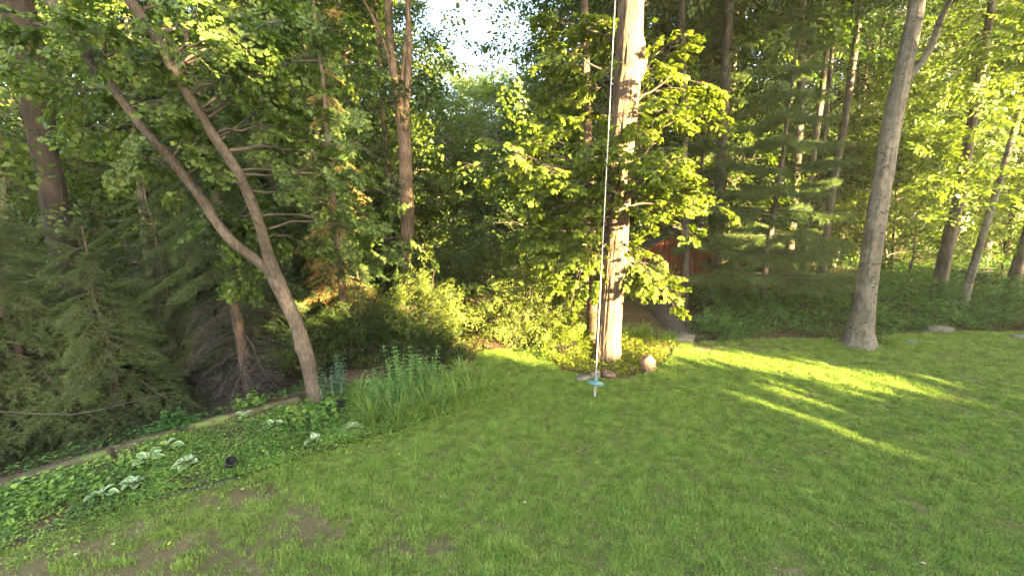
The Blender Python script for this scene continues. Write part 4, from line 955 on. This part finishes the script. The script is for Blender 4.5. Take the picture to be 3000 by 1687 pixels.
# ---- hostas, each leaf a part
def hosta_leaf():
    xs = [0, .25, .45, .65, .85, 1.0]; ws = [0, .02, .2, .27, .17, 0]; V, Q, E = [], [], []
    for x, w in zip(xs, ws):
        for s_ in (-1, -.62, 0, .62, 1): V.append((x, w * s_, .22 * math.sin(x * 2.6) - .02 * x + abs(s_) * w * .25)); E.append(abs(s_))
    E = np.array(E); E[-5:] = 1
    for i in range(len(xs) - 1):
        for j in range(4): Q.append((i * 5 + j, (i + 1) * 5 + j, (i + 1) * 5 + j + 1, i * 5 + j + 1))
    me = mesh('leaf', np.array(V), np.array(Q), M_HOSTA, smooth=True)
    a = me.attributes.new('edge', 'FLOAT', 'POINT'); a.data.foreach_set('value', E.astype(np.float32)); return me
HL = hosta_leaf()
def hosta(px, py, n, s, lab):
    c = at(px, py, 0); t = thing('hosta', lab, 'hosta', c, 0, 'hostas in the planted bed')
    for k in range(n):
        q = (k + .5) / n; sc = .85 * s * rng.uniform(.6, 1.2) * (.7 + .5 * q)
        link('leaf', HL, t, (0, 0, .07), (rng.uniform(-.3, .3), R(-55 + 58 * q) + rng.uniform(-.12, .12), k * 2.4 + rng.uniform(-.2, .2)), sc)
for a in [(1035, 1275, 70, .2, 'largest white edged hosta, at the lawn edge right of the leaning tree'), (805, 1262, 22, .21, 'white edged hosta with long leaves left of the leaning tree foot'), (555, 1372, 24, .19, 'bright white edged hosta left of the black garden light'),
          (395, 1435, 22, .18, 'white edged hosta at the near left of the bed'), (925, 1305, 10, .2, 'small grey green hosta left of the largest one'), (720, 1232, 8, .2, 'small hosta against the timber edging'), (490, 1325, 10, .22, 'hosta with narrow leaves behind the bright one'),
          (300, 1465, 9, .2, 'small faint hosta furthest left in the bed'), (440, 1362, 9, .22, 'dull hosta between the near left one and the narrow leaved one'), (985, 1160, 10, .2, 'small white edged hosta in the shade right of the leaning trunk')]: hosta(*a)

# ---- strap-leaved clumps
def strap(name, px, py, n, h, lab, mat=M_LILY, rad=.1, w=.007, cat='strap leaved plant', group='strap leaved clumps'):
    c = at(px, py, 0); V, Q = [], []
    for k in range(n):
        a = rng.uniform(0, 6.28); b = np.array([math.cos(a), math.sin(a), 0]) * rad * math.sqrt(rng.random()); a += rng.normal(0, .9); t = np.array([math.cos(a), math.sin(a), 0]); s_ = np.array([-t[1], t[0], 0]) * w; ln = h * rng.uniform(.55, 1.15); ben = rng.uniform(.35, 1.25)
        o = len(V)
        for i, q in enumerate(np.linspace(0, 1, 6)):
            p = b + t * ln * ben * q * q * .8 + np.array([0, 0, ln * (q - .55 * ben * q ** 3)]); ww = (1 - q ** 2.5) + .03; V += [p - s_ * ww, p + s_ * ww]
            if i: Q.append((o + 2 * i - 2, o + 2 * i - 1, o + 2 * i + 1, o + 2 * i))
    me = mesh(name, np.array(V), np.array(Q), mat, v=np.repeat(rng.random(n), 5)); return tag(link(name, me, loc=c), lab, cat, group)
ORD = ['first', 'second', 'third', 'fourth', 'fifth', 'sixth', 'seventh', 'eighth', 'ninth']
def strap_rows(rows, end, **k):
    for row, pts in rows:
        for i, (x, y) in enumerate(sorted(pts, reverse=True)):
            strap('strap_plant', x, y, lab='arching strap leaved clump, %s row, %s from the %s' % (row, ORD[i], end), **k)
strap_rows([('front', [(1420, 1165), (1385, 1180), (1345, 1195), (1300, 1200), (1260, 1215), (1210, 1235), (1160, 1250), (1110, 1235), (1090, 1255)]),
            ('back', [(1380, 1140), (1325, 1150), (1420, 1130), (1280, 1170), (1130, 1200), (1060, 1190), (1350, 1120), (1230, 1190)])], 'lawn end of the bed', n=88, h=.72)
strap_rows([('sunlit right', [(1870, 985), (1905, 992), (1940, 998), (1840, 985), (1965, 1003), (1885, 975)]), ('sunlit left', [(1700, 975), (1675, 985), (1720, 990)])], 'path side by the big trunk', n=40, h=.5, group='sunlit strap leaves by the big trunk')
# ---- tall leafy stems
def stems(name, px, py, n, h, lab, mat, leaf=.09, rad=.25, pairs=9, cat='leafy plant', group=None, tm=LNARROW):
    c = at(px, py, 0); t = thing(name, lab, cat, c, 0, group); tb = []; P, D, N, S = [], [], [], []
    for k in range(n):
        a = k * 2.4; q = math.sqrt((k + .3) / n) * rad; b = np.array([math.cos(a) * q, math.sin(a) * q, -.02]); hh = h * rng.uniform(.7, 1.1); e = b * 1.5 + np.array([rng.normal(0, .03), rng.normal(0, .03), hh])
        A = curve(b, e, 0, 6, .01); tb.append(tube(A, np.linspace(.005, .002, 6), 4, cap=False))
        for j in range(pairs):
            f = .12 + .88 * (j + .5) / pairs; p = b * (1 - f) + e * f; aa = j * 1.57 + rng.uniform(-.3, .3)
            for s_ in (0, math.pi, 1.57, 4.71):
                P.append(p); D.append((math.cos(aa + s_), math.sin(aa + s_), rng.uniform(-.5, .3))); N.append((rng.normal(0, .2), rng.normal(0, .2), 1)); S.append(leaf * rng.uniform(.7, 1.1) * (1.15 - .65 * f))
    V, Fs = join(tb); link('stems', mesh('stems', V, Fs, mat), t)
    V, Fs, vv = leaves(tm, np.array(P), np.array(D), np.array(N), np.array(S)); link('foliage', mesh('foliage', V, Fs, mat, v=vv), t)
for x, y, n, h, lab in [(1145, 1215, 14, .95, 'tall leafy stems at the front of the strap leaved clump, left group'), (1195, 1170, 18, 1.05, 'tall leafy stems with pointed tips, middle group above the strap leaves'), (1255, 1150, 16, .9, 'tall leafy stems with pointed tips, right group above the strap leaves'), (1270, 1195, 9, .5, 'shorter leafy stems in front of the right group'), (1090, 1180, 9, .6, 'leafy stems at the left end of the strap leaves')]:
    stems('leafy_stems', x, y, n, h, lab, M_PHLOX, leaf=.14, pairs=11)
stems('blue_leaved_plant', 985, 1165, 8, .75, 'blue green leaved sprig standing right of the leaning trunk', M_BLUELEAF, .13, .22, tm=LOBO)
stems('broad_leaved_plant', 930, 1235, 16, .3, 'heart shaped bright leaves round the foot of the leaning tree', M_COVER, .15, .3, 4, tm=LHEART)
stems('broad_leaved_plant', 860, 1235, 10, .26, 'heart shaped leaves left of the leaning trunk', M_COVER, .13, .25, 4, tm=LHEART)
stems('broad_leaved_plant', 740, 1195, 8, .3, 'small leafy plant between spruce trunk and timber', M_COVER, .12, .2, 4, tm=LHEART)
stems('broad_leaved_plant', 2500, 1012, 8, .22, 'small green weeds growing against the foot of the beech, left side', M_COVER, .07, .14, 4, tm=LHEART)
stems('broad_leaved_plant', 2590, 1006, 9, .3, 'small green weeds growing against the foot of the beech, right side', M_COVER, .07, .16, 4, tm=LHEART)
stems('broad_leaved_plant', 520, 1260, 10, .32, 'small leafy plant behind the timber edging', M_WOODCOVER, .12, .25, 4, tm=LHEART)

# ================================================================== rocks, timbers, edging, small things
def rock(px, py, s, mat, lab, name='rock', sq=(1, .8, .8), rz=0, zoff=0):
    n1, n2 = 14, 20; th = np.linspace(0, np.pi, n1); ph = np.linspace(0, 2 * np.pi, n2, endpoint=False)
    TH, PH = np.meshgrid(th, ph, indexing='ij'); U = np.stack([np.sin(TH) * np.cos(PH), np.sin(TH) * np.sin(PH), np.cos(TH)], -1).reshape(-1, 3)
    U = np.sign(U) * np.abs(U) ** .75; nn = fbm(U + rng.random(3) * 30, 1.2, 3); V = U * (.55 + .85 * nn)[:, None] * np.array(sq) * s
    i = np.arange(n1 - 1)[:, None]; j = np.arange(n2)[None]; j2 = (j + 1) % n2
    Q = np.stack([i * n2 + j, (i + 1) * n2 + j, (i + 1) * n2 + j2, i * n2 + j2], -1).reshape(-1, 4)
    c = at(px, py, 0); o = link(name, mesh(name, V, Q, mat), loc=(c[0], c[1], c[2] + s * sq[2] * .35 + zoff), rot=(0, 0, rz)); return tag(o, lab, 'rock')
rock(1896, 1082, .2, M_ROCK, 'largest pinkish boulder standing right of the big trunk', sq=(.85, .7, 1.15), rz=.4)
rock(1846, 1085, .095, M_ROCK, 'small pink rock between the largest boulder and the big trunk', rz=1)
rock(1784, 1102, .13, M_ROCK, 'pink rock half hidden in leaves in front of the big trunk', sq=(1.1, .8, .7))
rock(1742, 1105, .13, M_ROCKG, 'grey pink stone directly behind the swing seat', sq=(1.1, .8, .75), rz=.6)
rock(1706, 1110, .13, M_ROCKG, 'flat grey stone left of the swing seat', sq=(1.3, .8, .45), rz=.2)
rock(2738, 968, .3, M_ROCKG, 'flat pale rock at the lawn edge right of the beech', sq=(1.3, .7, .42), rz=-.2)
rock(2672, 1002, .13, M_ROCKG, 'small flat pale stone in the grass right of the beech foot', sq=(1.3, .7, .25))
rock(2995, 988, .18, M_ROCKG, 'pale stone at the right edge of the picture', sq=(1.5, .7, .3))
rock(775, 1292, .06, M_ROCK, 'small pink stone in the bed below the long leaved hosta', sq=(1.2, .8, .4))
rock(340, 1322, .12, M_TIMBER, 'brown rock where the timber edging ends', sq=(1.2, .8, .6))  # a wood end of the timbers, built with the rock shape
rock(2090, 1005, .09, M_ROCKG, 'small stone right of the pale step', sq=(1, .8, .6))
TM_ = [gp(x, y) for x, y in [(885, 1175), (700, 1222), (525, 1270), (335, 1330), (60, 1418)]]
labs = ['mossy timber running left from the leaning trunk', 'mossy timber second from the leaning trunk', 'mossy timber left of the spruce trunk, partly under leaves', 'mossy timber at the near left, mostly overgrown']
for (a, b), lab in zip(zip(TM_[:-1], TM_[1:]), labs):
    for lvl, zz in ((0, -.02),):
        d = unit(b - a); a2 = a + d * .01; b2 = b - d * .01; s_ = np.array([-d[1], d[0], 0]); hh, ww = .075, .075
        n = 14; V = []; prof8 = [(-1, -.75), (-.75, -1), (.75, -1), (1, -.75), (1, .75), (.75, 1), (-.75, 1), (-1, .75)]
        for t_ in np.linspace(0, 1, n):
            for u_, w_ in prof8: V.append(a2 + (b2 - a2) * t_ + s_ * u_ * ww * rng.uniform(.93, 1.05) + np.array([0, 0, .03 + w_ * hh * rng.uniform(.92, 1.05)]))
        i = np.arange(n - 1)[:, None]; j = np.arange(8)[None]; Q = np.stack([i * 8 + j, i * 8 + (j + 1) % 8, (i + 1) * 8 + (j + 1) % 8, (i + 1) * 8 + j], -1).reshape(-1, 4)
        o = link('landscape_timber', mesh('landscape_timber', np.array(V) - a, [Q, np.array([list(range(8))[::-1], [(n - 1) * 8 + q for q in range(8)]])], M_TIMBER), loc=a); tag(o, lab, 'timber', 'timbers edging the planted bed')
A = spline([gp(x, y)[:2] for x, y in [(60, 1580), (350, 1482), (520, 1445), (700, 1400)]], 30); Z = hz(A)
V = np.vstack([np.c_[A, Z - .05], np.c_[A, Z + .035 + .01 * rng.random(30)], np.c_[A + [.0, -.03], Z + .035], np.c_[A + [0, -.03], Z - .05]]); i = np.arange(29)
Q = np.vstack([np.stack([i + k * 30, i + 1 + k * 30, i + 1 + (k + 1) * 30, i + (k + 1) * 30], -1) for k in range(3)])
tag(link('edging_strip', mesh('edging_strip', V, Q, M_EDGE)), 'dark low edging strip between the planted bed and the lawn', 'edging')
# garden lights
def glight(px, py, lab, s=1.0):
    c = at(px, py, 0); t = thing('garden_light', lab, 'garden light', c, .6)
    V, Q = lathe([(.001, 0), (.05, 0), (.062, .03), (.066, .12), (.06, .13), (.05, .115), (.001, .11)], 20); o = link('lamp_housing', mesh('lamp_housing', V * s, Q, M_BLACK, smooth=True), t, (0, 0, .06), (R(35), R(15), 0))
    V, Q, T = tube([(0, 0, -.05), (0, 0, .08)], [.008, .008], 6); link('stake', mesh('stake', V, [Q, T], M_BLACK), t)
    V, Q = lathe([(.064, .1), (.072, .1), (.072, .13), (.064, .13)], 20); link('rim', mesh('rim', V * s, Q, M_EDGE, smooth=True), o)
glight(675, 1372, 'round black garden spotlight in the bed, by the lawn edge'); glight(990, 1200, 'black garden light half hidden right of the leaning trunk', 1.1)
# bits lying on the lawn
bit = mesh('bit', *[x for x in (np.array([(0, 0, 0), (.5, .28, .05), (1, 0, .02), (.5, -.28, .04)]) * .06, np.array([(0, 3, 2, 1)]))], M_YELLOW)
chip = mesh('chip', np.array([(0, 0, 0), (.5, .28, .05), (1, 0, .02), (.5, -.28, .04)]) * .06, np.array([(0, 3, 2, 1)]), M_CHIP)
for x, y, me, lab in [(1177, 1335, bit, 'bright yellow fallen leaf on the lawn below the largest hosta'), (1116, 1295, bit, 'small yellow leaf on the lawn beside the hosta'), (1530, 1480, chip, 'pale fallen leaf on a worn spot at the bottom centre'), (705, 1441, chip, 'white chip on the lawn under the garden light'), (650, 1492, chip, 'pale sliver of wood on the lawn at lower left'),
                      (2692, 1656, chip, 'pale bit on the lawn at the lower right'), (500, 1595, bit, 'yellow leaf on bare soil at lower left'), (230, 1635, chip, 'pale bit on bare soil at bottom left'), (330, 1600, chip, 'light bit on bare soil above the bottom left one')]:
    c = gp(x, y); tag(link('fallen_leaf', me, loc=(c[0], c[1], .05), rot=(0, 0, rng.uniform(0, 6))), lab, 'fallen leaf')
# broken stick and brush pile
c = gp(2268, 945); V, Q, T = tube([(0, 0, 0), (.08, 0, .16), (.14, 0, .3)], [.018, .016, .008], 6); tag(link('stick', mesh('stick', V, [Q, T], M_CHIP), loc=c), 'pale broken stick poking up from low green plants', 'stick')
c = dp(2880, 842, 16.2); z0 = float(hz([c[:2]])[0]); pile = thing('brush_pile', 'pile of brown fallen branches between the leaning trunks at the right', 'brush pile', (c[0], c[1], z0))
for k in range(26):
    a = rng.normal(0, .35); L = rng.uniform(1.0, 2.2); p = np.array([rng.normal(0, .7), rng.normal(0, .35), .08 + rng.random() * .55]); d = np.array([math.cos(a), math.sin(a), rng.normal(0, .12)]) * L / 2
    V, Q, T = tube(curve(p - d, p + d, rng.normal(0, .05), 6, .02), np.linspace(.05, .02, 6) * rng.uniform(.6, 1.2), 6); link('branch', mesh('branch', V, [Q, T], M_DARKBARK, smooth=True), pile)

# ================================================================== buildings
def box(x0, x1, y0, y1, z0, z1):
    V = np.array([(x, y, z) for z in (z0, z1) for y in (y0, y1) for x in (x0, x1)], float)
    return V, np.array([(0, 2, 3, 1), (4, 5, 7, 6), (0, 1, 5, 4), (2, 6, 7, 3), (0, 4, 6, 2), (1, 3, 7, 5)]), np.zeros((0, 3), int)
cL, cR = dp(1870, 885, 14.6), dp(2062, 885, 14.6); wdt = cR[0] - cL[0]; sh_ = thing('garden_shed', 'small red orange wooden shed behind the path, its gable caught by the sun', 'shed', (cL[0], 14.6, 0), R(-6))
n = 13
pm = None
for k in range(n):
    x0 = k * wdt / n; x1 = (k + 1) * wdt / n - .012; xm = (x0 + x1) / 2; top_ = 1.72 + .62 * (1 - abs(xm - wdt / 2) / (wdt / 2))
    V, Q, T = box(x0, x1, 0, .02, 0.02, top_); link('board', mesh('board', V, Q, M_RED), sh_)
V, Fs = join([box(.0, .03, .03, 2.4, 0, 1.7), box(wdt - .03, wdt, .03, 2.4, 0, 1.7), box(.04, wdt - .04, 2.36, 2.4, 0, 1.7)]); link('wall', mesh('wall', V, Fs, M_RED), sh_)
for s_ in (-1, 1):
    e = wdt / 2 + .22; V = np.array([(wdt / 2, -.2, 2.42), (wdt / 2, 2.6, 2.42), (wdt / 2 + s_ * e, 2.6, 1.62), (wdt / 2 + s_ * e, -.2, 1.62)]); V = np.vstack([V, V - [0, 0, .06]])
    Q = np.array([(0, 1, 2, 3), (7, 6, 5, 4), (0, 3, 7, 4), (1, 5, 6, 2), (3, 2, 6, 7), (0, 4, 5, 1)]); link('roof_slope', mesh('roof_slope', V, Q, M_ROOF), sh_)
V, Q, T = box(.55, .62, -.012, 0, .05, 1.6); link('trim', mesh('trim', V, Q, M_DARKBARK), sh_)
def house(name, lab, x, y, w, d, h, mat, rz=0):
    t = thing(name, lab, 'house', (x, y, float(hz([(x, y)])[0]) - .2), rz); nb = int(h / .25)
    for k in range(nb):
        V, Q, T = box(0, w, -.015 + .0, d, k * .25, (k + 1) * .25 - .02); link('siding_board', mesh('siding_board', V, Q, mat), t)
    V = np.array([(-.4, -.4, h), (w + .4, -.4, h), (w + .4, d + .4, h), (-.4, d + .4, h), (-.4, d / 2, h + 2.2), (w + .4, d / 2, h + 2.2)]); link('roof', mesh('roof', V, [np.array([(0, 1, 5, 4), (2, 3, 4, 5), (3, 2, 1, 0)]), np.array([(0, 4, 3), (1, 2, 5)])], M_ROOF), t)
    for wx in np.arange(1.2, w - 1.5, 2.6):
        for wz in np.arange(1.0, h - 1.4, 2.7):
            V, Q, T = box(wx, wx + 1, -.07, -.02, wz, wz + 1.3); f = link('window', mesh('window', V, Q, M_WHITE), t); V, Q, T = box(wx + .08, wx + .92, -.085, -.072, wz + .08, wz + 1.22); link('pane', mesh('pane', V, Q, M_GLASS), f)
house('neighbour_house', 'tan house glimpsed between trunks above the shed roof', 7.5, 33, 9, 7, 5.4, M_TAN, R(-4))
house('neighbour_house', 'white house glimpsed through the leaves left of the leaning tree', -27, 35, 10, 7, 5.4, M_WHITE, R(12))
house('neighbour_house', 'pale house glimpsed through leaves right of the pine', 30, 40, 10, 7, 5.4, M_WHITE, R(-14))

# ================================================================== unseen trees added behind the camera, their leaves carved to shape the light
LOWE = np.array([gp(x, y)[:2] for x, y in [(600, 905), (1050, 960), (1200, 1006), (1450, 1062), (1620, 1080), (1760, 1078), (1860, 1060), (2000, 1046), (2170, 1076), (2331, 1112), (2480, 1136), (2640, 1150), (2900, 1165)]])
UPE = np.array([gp(x, y)[:2] for x, y in [(1900, 940), (1985, 1006), (2100, 1020), (2373, 1049), (2560, 1075), (2704, 1100), (2900, 1122)]])
def lit_window(a, b):
    """openings carved in the added tree row for the low sun (across-sun coordinates, metres)"""
    ca, sa, se = math.cos(SUN_AZ), math.sin(SUN_AZ), math.sin(SUN_EL)
    d = -b / se; gx = ca * d - sa * a; gy = sa * d + ca * a            # the point of level ground on that sun ray
    n1 = noise3(np.c_[a, b, a * 0], 1.3); n2 = noise3(np.c_[a, b, a * 0 + 5], .6); n3 = noise3(np.c_[a, b, a * 0 + 9], 3.5)
    lo = np.interp(gx, LOWE[:, 0], LOWE[:, 1]); up = np.interp(gx, UPE[:, 0], UPE[:, 1])
    j = .22 * (n3 - .5)
    w = (gy > lo + j) & (a > 4.8) & (a < np.where(b > 1.8, 10.3, 9.75) + .5 * (n1 - .5)) & ((b < 8.5) | (n1 > .4))     # shrubs and the big trunk
    w &= ~((a > 6.3) & (a < 7.5) & (b > 3.6) & (n3 < .55))
    w |= (gx > 2.6) & (gy > lo - 2.9) & (gy < lo - .3) & (gx < 9) & (noise3(np.c_[a * 2.2, b * 3.5, a * 0 + 3], 1.0) > .55) & (noise3(np.c_[a, b, a * 0 + 7], 6) > .5)
    w |= (gx > 3.4) & (gy > lo - .25 + j) & (gy < up + .15 + j) & (gx < 11) & ((gx < 9.0) | (n3 > .45))    # band along the lawn
    w |= (np.abs(a - (8.35 + .12 * (gx - 2.9))) < .22) & (gx > 2.9) & (gx < 5.6) & (n3 > .42)      # faint second band
    w |= (a > 10.3) & (a < 15) & (n1 > .82) & (b > 1.2)
    for zz_, rr_ in ((2.75, .22), (2.3, .2), (2.05, .13)):
        ta, tb = sunab(dp(*{2.75: (833, 880), 2.3: (862, 960), 2.05: (868, 985)}[zz_], 7.12)); w |= (a - ta[0]) ** 2 + (b - tb[0]) ** 2 < rr_ ** 2
    w |= ((a - 14.0) ** 2 + (b - 3.4) ** 2 < .3)
    w |= (a > .5) & (a < 4.8) & (b > 3.0) & (n1 > np.where(b > 5.5, .74, .62)) & ~((np.abs(a - 1.2) < .9) & (b < 6))
    w |= (gx > 2.2) & (gy > .5) & (gy < lo) & (noise3(np.c_[a, b, a * 0 + 3], 6) > .84 - .035 * np.clip(gx, 0, 5))
    w |= (b > 10.5) & (a > 3.5) & (n1 > .6)
    w |= (a > 14.8) & (n2 > .64) & (b > 2.0)
    return w
def add_shade_tree(x, y, hh, rad, n, lab):
    t = thing('added_shade_tree', lab, 'tree', (x, y, 0), 0, 'boundary row of trees behind the viewpoint')
    z = hh * rng.random(n) ** .95; an = rng.random(n) * 6.283; rr = rad * np.sqrt(rng.random(n)) * np.clip((hh - z) / 3.5, 0, 1) ** .5
    P = np.c_[rr * np.cos(an), rr * np.sin(an), z + .05]
    a, b = sunab(P + [x, y, 0]); P = P[~lit_window(a, b)]; n = len(P)  # leaves in the way of the wanted sun patches are removed
    V, Fs, vv = leaves(LQ, P, rng.normal(0, 1, (n, 3)), np.array([0, 0, 1]) + rng.normal(0, .8, (n, 3)), rng.uniform(.36, .56, n)); link('crown', mesh('crown', V, Fs, M_LEAF, v=vv), t)
    V, Q, T = tube([(0, 0, -.3), (.1, 0, hh * .4), (0, .1, hh * .9)], [.2, .14, .03], 10); link('trunk', mesh('trunk', V, [Q, T], M_BARK, smooth=True), t)
for k in range(10):
    x, y = 14.6 + .707 * (k * 3.1 - 7), -14.6 + .707 * (k * 3.1 - 7)
    hh_ = 18 + 1.8 * max(0, k - 5)
    add_shade_tree(x, y, hh_, 3.1, int(16000 * hh_ / 18), 'dense leafy boundary tree beyond the lawn, %s from the left of its row' % (ORD + ['last'])[k])

# TRIS = 0 and sum(sum(len(p.vertices) - 2 for p in m.polygons) if len(m.polygons) < 2000 else int(len(m.loops) - 2 * len(m.polygons)) for m in bpy.data.meshes)

# ================================================================== the thin evening haze
hm = bpy.data.materials.new('haze_air'); hm.use_nodes = True; hn = hm.node_tree.nodes; hn.clear()
ho = hn.new('ShaderNodeOutputMaterial'); hv = hn.new('ShaderNodeVolumePrincipled'); hv.inputs['Density'].default_value = .00055
hv.inputs['Color'].default_value = (.98, .94, .82, 1); hv.inputs['Anisotropy'].default_value = .2
hm.node_tree.links.new(hv.outputs[0], ho.inputs['Volume'])
V, Q, T = box(-410, 410, -410, 410, -5, 28); tag(link('haze', mesh('haze', V, Q, hm)), 'thin warm evening haze in the air', 'haze', kind='stuff')
